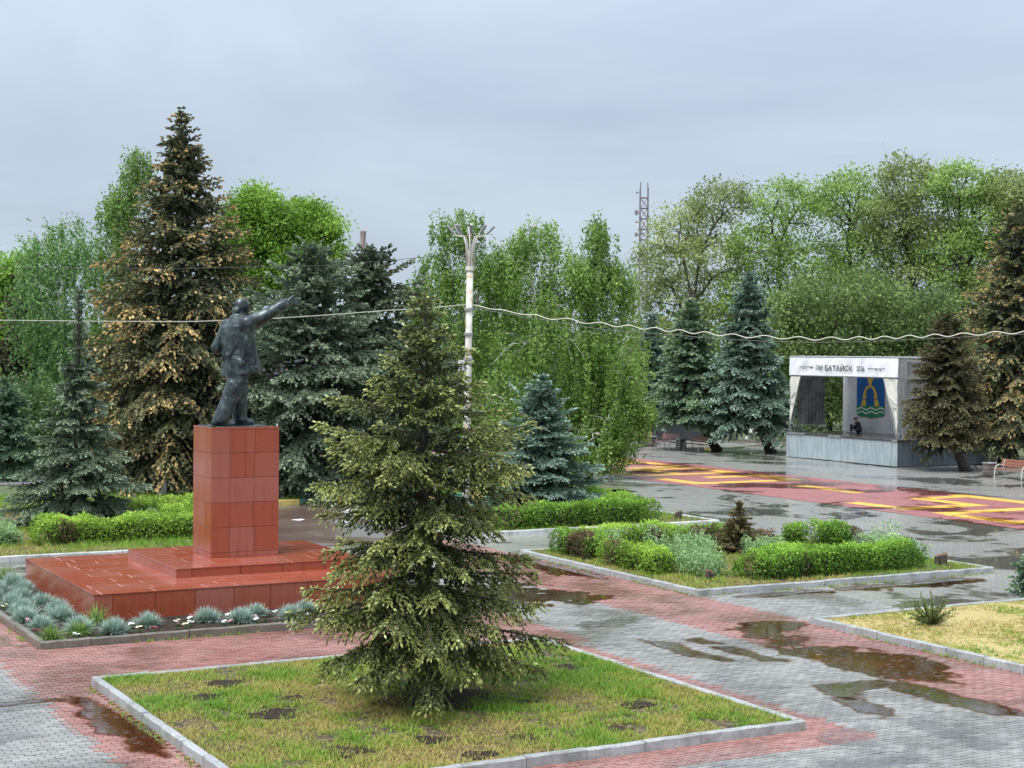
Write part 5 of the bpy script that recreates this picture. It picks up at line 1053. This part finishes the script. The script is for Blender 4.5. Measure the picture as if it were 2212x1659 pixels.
# banner with creases
def creased(y0, y1, z0, z1, x, ny, nz, amp, seed):
    r = np.random.default_rng(seed); vn = vnoise(r); Y, Z = np.meshgrid(np.linspace(y0, y1, ny), np.linspace(z0, z1, nz), indexing='ij')
    X = x+amp*(vn(Y*1.6+Z*1.1, Z*1.3-Y*.8)-.5)*2+amp*.6*np.abs(np.sin(Y*3.3+Z*4))*(vn(Y*.7, Z*.7+5))
    i = np.arange(ny-1)[:, None]*nz+np.arange(nz-1)[None]; return MB().add(np.stack([X, Y, Z], -1).reshape(-1, 3), np.stack([i, i+1, i+nz+1, i+nz], -1).reshape(-1, 4))
ban = creased(SY0, SY1-.22, ZB, ZT, SX-.03, 90, 14, .035, 4).build('banner', M_white, stage, True)
M_ink = simple('dark_green_print', (.022, .035, .034), (.03, .045, .045), 5, .6); M_ink2 = simple('teal_grey_print', (.035, .07, .07), (.05, .09, .09), 5, .6)
def lettering(txt, yc, zc, w, h, m):
    c = bpy.data.curves.new('lettering', 'FONT'); c.body = txt; c.align_x = 'CENTER'; c.align_y = 'CENTER'; c.extrude = .002; c.offset = .012
    t = bpy.data.objects.new('tmp', c); COL.objects.link(t); bpy.context.view_layer.update()
    me = bpy.data.meshes.new_from_object(t.evaluated_get(bpy.context.evaluated_depsgraph_get())); bpy.data.objects.remove(t)
    n = len(me.vertices); co = np.zeros(n*3); me.vertices.foreach_get('co', co); co = co.reshape(-1, 3)
    u = (co[:, 0]-co[:, 0].min())/np.ptp(co[:, 0])-.5; v = (co[:, 1]-co[:, 1].min())/np.ptp(co[:, 1])-.5
    P = np.stack([np.full(n, SX-.085)-co[:, 2], yc-u*w, zc+v*h], 1); me.vertices.foreach_set('co', P.astype(np.float32).ravel()); me.update()
    me.materials.clear(); me.materials.append(m); o = link('lettering', me, ban); return o
yL = SY1-.22
lettering('БАТАЙСК', yL-4.40, 5.30, 2.35, .41, M_ink); lettering('1769', yL-2.74, 5.27, .58, .29, M_ink2); lettering('2026', yL-6.20, 5.25, .64, .29, M_ink2)
def printbar(pts):
    mb = MB(); mb.add([(SX-.086, yL-u, z) for u, z in pts], [list(range(len(pts)))]); mb.build('printed_ornament', M_ink2, ban)
printbar([(2.18, 5.325), (1.2, 5.335), (.75, 5.345), (1.2, 5.315), (2.18, 5.255)]); printbar([(1.75, 5.255), (1.55, 5.20), (1.45, 5.25)]); printbar([(1.5, 5.25), (1.35, 5.17), (1.25, 5.255)]); printbar([(1.2, 5.29), (1.05, 5.23), (1.0, 5.285)])
printbar([(6.82, 5.285), (7.9, 5.275), (8.4, 5.265), (7.9, 5.25), (6.82, 5.235)]); printbar([(7.35, 5.235), (7.45, 5.17), (7.6, 5.23)]); printbar([(7.7, 5.235), (7.8, 5.16), (7.9, 5.235)]); printbar([(7.95, 5.28), (8.05, 5.32), (8.1, 5.275)])
# side drapes with their slanting pipes
def drape(ya, yb, yc, seed):
    r = np.random.default_rng(seed); vn = vnoise(r); V, n, k = [], 14, 8
    for i in range(n):
        t = i/(n-1); z = ZB-.08-(ZB-.08-SZ-.25)*t; w0, w1 = ya, yb+(yc-yb)*t
        for j in range(k): s = j/(k-1); V.append((SX+.02+.05*float(vn(s*4+i*.25, i*.6+seed)-.5)*2, w0+(w1-w0)*s, z))
    i = np.arange(n-1)[:, None]*k+np.arange(k-1)[None]; MB().add(V, np.stack([i, i+1, i+k+1, i+k], -1).reshape(-1, 4)).build('side_drape', M_cloth, stage, True)
    pipe('slanting_pipe', (SX-.02, yb, ZB-.05), (SX-.02, yc, SZ+.05), .03); ym = ya+(yb-ya)*.62; pipe('strut', (SX-.02, ya, SZ+1.9), (SX-.02, ya+(yb-ya)*.55, SZ+2.35), .02); pipe('strut', (SX-.02, ya, SZ+1.7), (SX-.02, ya+(yb-ya)*.42, SZ+1.72), .02)
drape(SY1-.25, SY1-1.25, SY1-.20, 1); drape(SY0+.08, SY0+1.15, SY0+.05, 2)
# inner side cloth (left), backdrop board (right), back poles
mb = MB(); n = 26
V = []
for i in range(n):
    x = SX+.55+(62.1-SX-.55)*i/(n-1); V += [(x, SY1-.3+.05*math.sin(i*1.9), SZ+.45), (x, SY1-.3+.05*math.sin(i*1.9+.3), ZT)]
mb.add(V, [(2*i, 2*i+2, 2*i+3, 2*i+1) for i in range(n-1)]); mb.build('side_cloth', M_darkcl, stage)
mb = MB(); box(mb, SX+.55, 62.1, SY1-.34, SY1-.28, SZ+.40, SZ+.47); mb.build('cloth_rail', M_pipe, stage)
mb = MB(); n = 20; V = []
for i in range(n):
    x = SX+.7+(SXB-.8-SX-.7)*i/(n-1); V += [(x, SY0+.12, SZ+.4), (x, SY0+.12+.03*math.sin(i*2.1), ZT-.2)]
mb.add(V, [(2*i, 2*i+2, 2*i+3, 2*i+1) for i in range(n-1)]); mb.build('side_cloth', M_greycl, stage)
XB = 64.0
pL = sq(888, 1045, XB)[0]; board = MB(); box(board, XB, XB+.12, SY0+.25, pL, SZ, ZT-.05); board = board.build('backdrop_board', M_plast, stage)
for k in (1, 2, 3): yb_ = SY0+.25+(pL-SY0-.25)*k/4; mb = MB(); box(mb, XB-.008, XB-.001, yb_-.012, yb_+.012, SZ+.02, ZT-.1); mb.build('board_batten', M_plast, board)
pyy = sq(585, 900, SXB-.8)[0]; pipe('post', (SXB-.8, pyy, SZ), (SXB-.8, pyy, ZT), .05)
pipe('brace', (SX+.2, SY0-.05, SZ), (SX+1.2, SY0-.12, SZ+1.0), .025)
# city shield on the backdrop
XS = XB-.06
shield = thing('coat_of_arms', 'blue and green shield with golden arch on the stage backdrop', 'shield', (0, 0, 0))
def spol(name, pts, d, m, parent=shield):
    P = [sq(u, v, XS) for u, v in pts]
    mb = MB(); prism(mb, P, lambda a, b2, dd: (dd, a, b2), XS+.03-d, XS+.055-d*.5); return mb.build(name, m, parent)
M_sb = simple('shield_blue', (.010, .085, .28), (.012, .11, .34), 3, .4); M_sg = simple('shield_green', (.02, .19, .085), (.03, .24, .11), 3, .4); M_au = simple('shield_gold', (.50, .33, .05), (.62, .44, .09), 9, .4); M_sw = simple('shield_white', (.70, .74, .74), (.6, .65, .65), 5, .4)
fld = spol('blue_field', [(1072, 190), (1432, 190), (1430, 728), (1068, 728)], 0, M_sb)
spol('green_field', [(1066, 716), (1430, 730), (1430, 852), (1415, 868), (1290, 872), (1245, 888), (1205, 868), (1095, 858), (1070, 838)], .012, M_sg)
arch_o = [(1128, 722), (1165, 545), (1180, 500), (1210, 465), (1245, 455), (1285, 468), (1312, 505), (1328, 550), (1362, 732)]
arch_i = [(1302, 730), (1298, 560), (1290, 515), (1268, 492), (1245, 486), (1218, 494), (1202, 518), (1192, 560), (1190, 726)]
# the arch as braided segments
no = len(arch_o); pairs = list(zip(arch_o, arch_i[::-1]))
for k in range(no-1):
    for t0, t1 in ((0, .46), (.54, 1.0)) if k in (0, no-2) else ((.04, .96),):
        def lp(a, b2, t): return (a[0]+(b2[0]-a[0])*t, a[1]+(b2[1]-a[1])*t)
        o0, i0, o1, i1 = pairs[k][0], pairs[k][1], pairs[k+1][0], pairs[k+1][1]
        spol('arch_segment', [lp(o0, o1, t0), lp(o0, o1, t1), lp(i0, i1, t1), lp(i0, i1, t0)], .03, M_au)
spol('arch_segment', [(1232, 458), (1232, 425), (1212, 380), (1210, 330), (1236, 350), (1246, 400), (1256, 350), (1288, 325), (1286, 380), (1264, 425), (1264, 460)], .03, M_au)
for dy in (0, 48):
    up = [(1066+i*18.2, 758+dy+(14*math.sin(i*.9+1.5))+i*.4) for i in range(21)]
    if dy == 0 or True: spol('wave', [(u, v-8) for u, v in up]+[(u, v+8) for u, v in up[::-1]], .028, M_sw)
# steel ladder at the right flank
lad = thing('metal_ladder', 'dark steel ladder leaning on the right side of the stage', 'ladder', (0, 0, 0)); M_lad = simple('dark_ladder_steel', (.10, .10, .10), (.16, .15, .14), 9, .5, .5)
for x in (62.0, 62.85): mb = MB(); tubes(mb, [(x, 61.9, .02)], [(x, SY0-.04, SZ+.05)], .035, .035, 6); mb.build('rail', M_lad, lad)
for k in range(8): t = (k+.6)/8.4; mb = MB(); tubes(mb, [(62.0, 61.9+(SY0-61.94)*t, .02+(SZ)*t)], [(62.85, 61.9+(SY0-61.94)*t, .02+SZ*t)], .02, .02, 5); mb.build('rung', M_lad, lad)

# ------------------------------------------------------------------ person sitting on the stage
per = thing('person', 'person in black jacket and dark cap sitting hunched on the stage floor', 'person', (63.05, 71.55, SZ), math.atan2(.75, -.65))
def body_sdf(x, y, z):
    d = ell(x, y, z, (-.02, 0, .16), (.19, .20, .16))
    d = smin(d, cap(x, y, z, (-.03, 0, .20), (.06, 0, .52), .185, .175), .06); d = smin(d, cap(x, y, z, (.05, -.15, .55), (.05, .15, .55), .09, .09), .08)
    d = smin(d, cap(x, y, z, (.08, 0, .6), (.13, 0, .70), .06, .055), .03)
    h = smin(ell(x, y, z, (.16, 0, .80), (.10, .078, .115)), ell(x, y, z, (.20, 0, .75), (.065, .06, .07)), .03); h = smin(h, cap(x, y, z, (.25, 0, .80), (.275, 0, .77), .014, .018), .01)
    for s in (-1, 1): h = smin(h, ell(x, y, z, (.15, s*.08, .79), (.02, .012, .03)), .008)
    d = smin(d, h, .02)
    for s in (-1, 1):
        d = smin(d, cap(x, y, z, (.02, s*.10, .14), (.40, s*.13, .42), .10, .075), .04); d = smin(d, cap(x, y, z, (.40, s*.13, .42), (.42, s*.13, .08), .068, .05), .03)
        d = smin(d, np.maximum(cap(x, y, z, (.40, s*.13, .045), (.60, s*.15, .035), .048, .038), -z), .02)
        d = smin(d, cap(x, y, z, (.05, s*.20, .54), (.22, s*.27, .34), .068, .055), .03); d = smin(d, cap(x, y, z, (.22, s*.27, .34), (.46, s*.09, .40), .052, .036), .02)
        d = smin(d, ell(x, y, z, (.49, s*.05, .40), (.035, .045, .02)), .012)
        for f in range(4): d = smin(d, cap(x, y, z, (.505-f*.014, s*.03, .415-f*.004), (.52-f*.014, -s*.03, .41-f*.012), .0105, .009), .006)
        d = smin(d, cap(x, y, z, (.47, s*.07, .42), (.49, s*.035, .45), .012, .010), .006)
    return d
V, F = surfnet(body_sdf, (-.26, -.38, -.02), (.68, .38, .96), .019)
cz = V[F].mean(1); reg = np.zeros(len(F), int); reg[(cz[:, 2] > .66)] = 1; reg[(cz[:, 0] > .455) & (np.abs(cz[:, 1]) < .11) & (cz[:, 2] > .36) & (cz[:, 2] < .47)] = 1
reg[(cz[:, 2] < .47) & (cz[:, 0] > .28) & (np.abs(cz[:, 1]) > .02) & (reg == 0) & ((cz[:, 2] < .33) | (cz[:, 0] < .44))] = 2; reg[(cz[:, 2] < .085) & (cz[:, 0] > .33)] = 3
mb = MB(); mb.add(V, F[reg == 0], 0)
for k in (1, 2, 3): mb.F.append((F[reg == k], k))
mb.build('body', [simple('black_jacket', (.012, .012, .015), (.022, .022, .026), 9, .6), simple('skin', (.45, .27, .19), (.40, .23, .16), 9, .5), simple('dark_trousers', (.04, .042, .05), (.06, .06, .07), 9, .7), simple('pale_shoes', (.45, .44, .42), (.3, .3, .3), 9, .5)], per, True)
def cap_sdf(x, y, z):
    d = ell(x, y, z, (.15, 0, .835), (.112, .09, .09)); d = np.maximum(d, .815-z); return smin(d, ell(x, y, z, (.25, 0, .822), (.075, .07, .013)), .012)
V, F = surfnet(cap_sdf, (.0, -.13, .78), (.36, .13, .95), .0105); MB().add(V, F).build('cap', simple('dark_cap', (.02, .02, .02), (.03, .03, .03), 9, .7), per, True)

# ------------------------------------------------------------------ benches
M_slat = simple('red_bench_slats', (.20, .075, .045), (.27, .11, .07), 8, .35); M_frame = simple('grey_bench_frame', (.26, .25, .24), (.36, .35, .34), 9, .35, .4)
M_frw = simple('white_bench_frame', (.6, .6, .58), (.5, .5, .5), 9, .4)
def bench(label, x, y, L=1.9, rz=0.0, frame=None):
    t = thing('park_bench', label, 'bench', (x, y, 0), rz, 'slatted benches on the plaza')
    for k in range(4): mb = MB(); cbox(mb, -.24+k*.125, -.135+k*.125, -L/2, L/2, .43, .465, .008); mb.build('seat_slat', M_slat, t)
    for k in range(3):
        z = .56+k*.125; xo = .29+k*.035; mb = MB(); prism(mb, [(xo, z), (xo+.03, z-.006), (xo+.06, z+.10), (xo+.03, z+.106)], lambda a, b2, d: (a, d, b2), -L/2, L/2); mb.build('back_slat', M_slat, t)
    for s in (-1, 1):
        yy_ = s*(L/2-.18); mb = MB()
        polyline(mb, [(-.33, yy_, 0), (-.30, yy_, .25), (-.27, yy_, .45), (-.20, yy_, .60), (0, yy_, .66), (.26, yy_, .64)], .022, 6)
        polyline(mb, [(.44, yy_, 0), (.36, yy_, .25), (.28, yy_, .44), (.32, yy_, .60), (.40, yy_, .92)], .022, 6); polyline(mb, [(-.28, yy_, .415), (.29, yy_, .415)], .018, 5)
        mb.build('leg_frame', frame or M_frame, t)
bench('red slatted bench leftmost of the three, beside the birch boughs', 57.6, onx(1380, 960, 57.6)[0])
bench('red slatted bench in the middle of the three by the dark wall', 57.5, onx(1440, 960, 57.5)[0])
bench('red slatted bench rightmost of the three, nearest the leaning trunk', 57.6, onx(1502, 960, 57.6)[0])
bench('brown slatted bench with white frame at the right edge beyond the stage', 59.2, 56.0, 2.1, 0, M_frw)
def block_bench(label, x, y, L, m):
    t = thing('block_bench', label, 'bench', (x, y, .12))
    for s in (-1, 1): mb = MB(); prism(mb, [(-.28, 0), (.28, 0), (.22, .2), (.30, .42), (.34, .8), (.2, .8), (.1, .48), (-.26, .46), (-.2, .2)], lambda a, b2, d: (a, d, b2), s*L/2-.12, s*L/2+.12); mb.build('end_support', M_curb_w, t)
    for k in range(3): mb = MB(); box(mb, -.22+k*.14, -.11+k*.14, -L/2, L/2, .45, .49); mb.build('seat_slat', m, t)
    mb = MB(); box(mb, .24, .28, -L/2, L/2, .6, .78); mb.build('back_board', m, t)
block_bench('white block bench on the grass left of the stage', 68.7, 88.3, 1.9, M_frw); block_bench('white and yellow block bench behind the rightmost red bench', 68.2, 93.6, 1.4, M_yel); block_bench('white block bench on the grass beyond the right hand spruces', 70.5, 62.4, 1.8, M_frw)
def litter_bin(label, x, y):
    t = thing('litter_bin', label, 'bin', (x, y, 0)); mb = MB(); cbox(mb, -.24, .24, -.24, .24, .04, .62, .02); mb.build('body', M_asph, t)
    for z in (.2, .42): mb = MB(); box(mb, -.25, .25, -.25, .25, z, z+.03); mb.build('band', M_pipe, t)
    mb = MB(); cbox(mb, -.27, .27, -.27, .27, .62, .68, .02); mb.build('rim', M_pipe, t)
litter_bin('grey box litter bin beside the bench at the right edge', 59.6, 57.9); litter_bin('dark box bin between the red benches', 57.8, onx(1471, 960, 57.8)[0]); litter_bin('grey box bin between the leftmost and middle benches', 57.9, onx(1408, 960, 57.9)[0])

# ------------------------------------------------------------------ lamp pole
LD = 51.5; lx, ly = site(1005, LD); M_pole = simple('weathered_white_pole', None, scale=3.2, rough=.6, stops=[(.35, (.40, .30, .20)), (.45, (.52, .49, .44)), (.6, (.60, .59, .55)), (.75, (.66, .65, .62))], bmp=.2)
lamp = thing('lamp_pole', 'tall white concrete lamp pole with a crown of splayed lamp arms', 'lamp pole', (lx, ly, 0)); kz = lambda py: float(pt(1012, py, LD)[2])
ZC, ZN = kz(578), kz(540)
mb = MB(); polyline(mb, [(0, 0, -.1), (.02, 0, 2.5), (.05, 0, 5.5), (.08, -.01, ZC)], [.13, .125, .115, .105], 10); mb.build('pole', M_pole, lamp, True)
mb = MB(); lathe(mb, [(.12, ZC-.12), (.145, ZC-.1), (.145, ZC), (.12, ZC+.02), (.12, ZN)], .08, -.01, 10); mb.build('collar', M_pole, lamp)
M_cage = simple('grey_lamp_housing', (.20, .21, .21), (.33, .34, .34), 9, .4, .3)
zt = kz(492)
for k in range(8):
    a = k*PI/4+.35; c, s = math.cos(a), math.sin(a); q = 0.62+.1*(k % 2)
    P = [(.08+c*.11, -.01+s*.11, ZC), (.08+c*.13, -.01+s*.13, ZN+.15), (.08+c*.22, -.01+s*.22, ZN+.42), (.08+c*q*.62, -.01+s*q*.62, zt-.28), (.08+c*q, -.01+s*q, zt)]
    mb = MB(); polyline(mb, P, [.028, .028, .026, .024, .022], 6); arm = mb.build('arm', M_pole, lamp, True)
    d = np.array(P[-1])-np.array(P[-2]); d /= np.linalg.norm(d); e0 = np.array(P[-1])-d*.28; mb = MB(); tubes(mb, [e0], [np.array(P[-1])+d*.06], .05, .055, 8); mb.build('lamp_tube', M_cage, arm)
for py, r in ((668, .15), (722, .15), (776, .16)): z = kz(py); mb = MB(); lathe(mb, [(r-.02, z-.05), (r, z-.04), (r, z+.04), (r-.02, z+.05)], .045, 0, 10); mb.build('clamp_band', M_pipe, lamp)
mb = MB(); cbox(mb, -.27, -.13, -.1, .1, kz(800), kz(778), .01); mb.build('junction_box', M_frw, lamp)

# ------------------------------------------------------------------ overhead cables
M_rope = simple('pale_garland_cable', (.62, .60, .50), (.52, .50, .42), 5, .5); M_wire = simple('dark_wire', (.06, .06, .06), None, 5, .5); M_wirel = simple('pale_wire', (.45, .44, .38), None, 5, .5)
t = np.linspace(0, 1, 240); px = 1012+(2420-1012)*t; py = np.interp(px, [1012, 1150, 1300, 1450, 1600, 1760, 1900, 2050, 2212, 2420], [658, 682, 700, 714, 726, 732, 730, 724, 717, 703]); dp = LD+(44-LD)*t
amp = np.where(px > 1150, 3.2, 1.2); wv = np.sin(px*2*PI/62+1.3*np.sin(px*.013))*amp
P = np.array([pt(a, b2+w_, c) for a, b2, w_, c in zip(px, py, wv, dp)])
tag(polyline(MB(), P, .016, 6).build('garland_cable', M_rope, None, True), 'thick pale wavy garland cable strung from the lamp pole to the right', 'cable')
def wire(name, label, pts, r, m, d0, d1):
    t = np.linspace(0, 1, 60); xs = [p[0] for p in pts]; px = xs[0]+(xs[-1]-xs[0])*t; o = np.argsort(xs); py = np.interp(px, np.array(xs)[o], np.array([p[1] for p in pts])[o]); P = np.array([pt(a, b2, c) for a, b2, c in zip(px, py, d0+(d1-d0)*t)])
    tag(polyline(MB(), P, r, 5).build(name, m), label, 'cable')
wire('overhead_wire', 'pale thin wire crossing behind the statue to the left', [(1006, 658), (920, 666), (830, 671), (700, 681), (560, 690), (400, 695), (200, 694), (-150, 690)], .016, M_wirel, LD, 60)
wire('overhead_wire', 'dark thin wire higher up from the lamp head to the left', [(1008, 546), (930, 554), (850, 562), (700, 574), (400, 580), (0, 579), (-150, 578)], .010, M_wire, LD, 60)
wire('overhead_wire', 'dark thin wire just under the wavy garland cable', [(1012, 664), (1300, 712), (1600, 735), (1760, 740), (1900, 737), (2212, 722), (2420, 708)], .009, M_wire, LD, 44)

# ------------------------------------------------------------------ far tower, chimney, buildings
M_tow = simple('mauve_grey_steel', (.16, .13, .145), (.20, .165, .18), .3, .6)  # mottled mauve grey, shared by the tower and the chimney fittings
TD = 350.0; tx, ty = site(1387, TD); tw = thing('lattice_tower', 'distant lattice telecom tower with dish antennas above the trees', 'tower', (tx, ty, 0), -YAW)
H = float(pt(1387, 428, TD)[2]); hw = .85
for sx in (-1, 1):
    for sy_ in (-1, 1): mb = MB(); tubes(mb, [(sx*hw*1.05, sy_*hw*1.05, 0)], [(sx*hw, sy_*hw, H+(3.4 if sx*sy_ > 0 else 2.2))], .14, .12, 5); mb.build('leg', M_tow, tw)
ns = int(H/2.3)
for k in range(6, ns+1):
    z = H-(ns-k)*2.3; mb = MB()
    for a, b2 in (((-1, -1), (1, -1)), ((1, -1), (1, 1)), ((1, 1), (-1, 1)), ((-1, 1), (-1, -1))):
        tubes(mb, [(a[0]*hw, a[1]*hw, z)], [(b2[0]*hw, b2[1]*hw, z)], .11, .11, 4)
        if k < ns: tubes(mb, [(a[0]*hw, a[1]*hw, z)], [(b2[0]*hw, b2[1]*hw, z+2.3)], .06, .06, 4); tubes(mb, [(b2[0]*hw, b2[1]*hw, z)], [(a[0]*hw, a[1]*hw, z+2.3)], .06, .06, 4)
    mb.build('bracing_bay', M_tow, tw)
for z, s, r in ((H-3.4, -1, .62), (H-8.2, -1, .5), (H-8.0, -.35, .35), (H+1.0, -1, .25), (H-5.5, -1, .3)): mb = MB(); tubes(mb, [(s*1.5, -hw-.3, z)], [(s*1.5-.25, -hw-.55, z)], r*.6, r, 10); tubes(mb, [(s*1.5, -hw-.3, z)], [(s*hw, -hw, z)], .06, .06, 4); mb.build('dish_antenna', M_tow, tw)
CD = 420.0; cx, cy = site(782, CD); ch = thing('chimney', 'distant brick chimney with flared top above the spruces', 'chimney', (cx, cy, 0)); H = float(pt(782, 499, CD)[2]); M_ch = simple('sooty_brick', (.22, .16, .15), (.28, .22, .21), .5, .8)
mb = MB(); lathe(mb, [(1.0, 0), (.75, H*.6), (.62, H-5), (.62, H-3.5), (.8, H-.3), (.82, H), (.6, H)], 0, 0, 14); mb.build('shaft', M_ch, ch, True)
mb = MB(); lathe(mb, [(.9, H-5.1), (1.5, H-5.05), (1.5, H-4.85), (.9, H-4.8)], 0, 0, 12); mb.build('platform', M_tow, ch)
for a in (0.3, 1.9, 3.4, 5.0): mb = MB(); tubes(mb, [(1.4*math.cos(a), 1.4*math.sin(a), H-5)], [(1.4*math.cos(a), 1.4*math.sin(a), H-3)], .10, .10, 4); mb.build('antenna', M_tow, ch)
# low dark pavilion behind the benches
M_dw = simple('dark_painted_wall', (.05, .052, .06), (.075, .078, .085), 1, .6)
pv = thing('dark_pavilion', 'low dark grey pavilion wall behind the red benches', 'building', (0, 0, 0)); mb = MB(); cbox(mb, 63.0, 66.5, 91.5, 97.5, 0, 2.1, .02); mb.build('wall', M_dw, pv); mb = MB(); cbox(mb, 62.8, 66.7, 91.3, 97.7, 2.105, 2.25, .03); mb.build('roof', M_galvd, pv); mb = MB(); box(mb, 62.9, 63.0, 97.2, 97.5, 0, 2.1); mb.build('corner_post', M_curb, pv)
# pale house glimpsed behind the spruces
M_hw = simple('pale_house_wall', (.62, .64, .68), (.70, .72, .74), .5, .7); hb = thing('pale_house', 'pale house wall glimpsed through branches right of the pedestal', 'building', (*site(665, 120), 0), -.5)
mb = MB(); box(mb, -4, 4, 0, 5, 0, 4.2); mb.build('wall', M_hw, hb); mb = MB(); prism(mb, [(-4.4, 4.21), (4.4, 4.21), (0, 6.2)], lambda a, b2, d: (a, d, b2), -.4, 5.4); mb.build('roof', M_galvd, hb)
for s in (-2.2, 0, 2.2): mb = MB(); box(mb, s-.55, s+.55, -.05, -.005, 1.2, 2.7); w = mb.build('window', M_frw, hb); mb = MB(); box(mb, s-.45, s+.45, -.06, -.051, 1.3, 2.6); mb.build('pane', M_dw, w)
# whitewashed block, steps and post in the park
t = thing('white_block', 'small whitewashed concrete block standing behind the back hedge', 'block', (18.65, 62.2, .1)); mb = MB(); cbox(mb, -.15, .17, -.15, .15, .06, .50, .02); mb.build('shaft', M_curb_w, t); mb = MB(); cbox(mb, -.20, .22, -.2, .2, 0, .06, .015); mb.build('foot', M_curb_w, t)
t = thing('stone_steps', 'grey brown stone steps at the left beyond the road', 'steps', (17.6, 83.0, .12))
for k in range(4): mb = MB(); cbox(mb, -1.2, 3.2, k*.5, k*.5+.49, 0, .28*(k+1), .02); mb.build('step', M_curb_d, t)
t = thing('white_post', 'short white post by the stone steps', 'post', (18.1, 82.6, .12)); mb = MB(); lathe(mb, [(.09, 0), (.09, 1.3), (.13, 1.34), (.13, 1.42), (.05, 1.5)], 0, 0, 8); mb.build('shaft', M_curb_w, t)
# scraps of paper on the driveway
M_pap = simple('white_paper', (.75, .76, .78), (.65, .66, .68), 20, .6)
for i, (x, y, lb) in enumerate(((20.4, 51.8, 'white paper scrap on the brown driveway nearest the pedestal'), (21.6, 50.6, 'white paper scrap lying beside the olive spruce outline'), (28.0, 43.6, 'flat white scrap on the wet paving by the far island kerb'))):
    q = rng.random(7)*.25+.12; a = np.arange(7)*2*PI/7; P = np.stack([q*np.cos(a), q*.7*np.sin(a)], 1); mb = MB(); prism(mb, [tuple(p) for p in P], lambda u, v, d: (u, v, d+.02*math.sin(u*14)), .012, .02); tag(mb.build('paper_scrap', M_pap, None, False, (x, y, 0)), lb, 'paper')
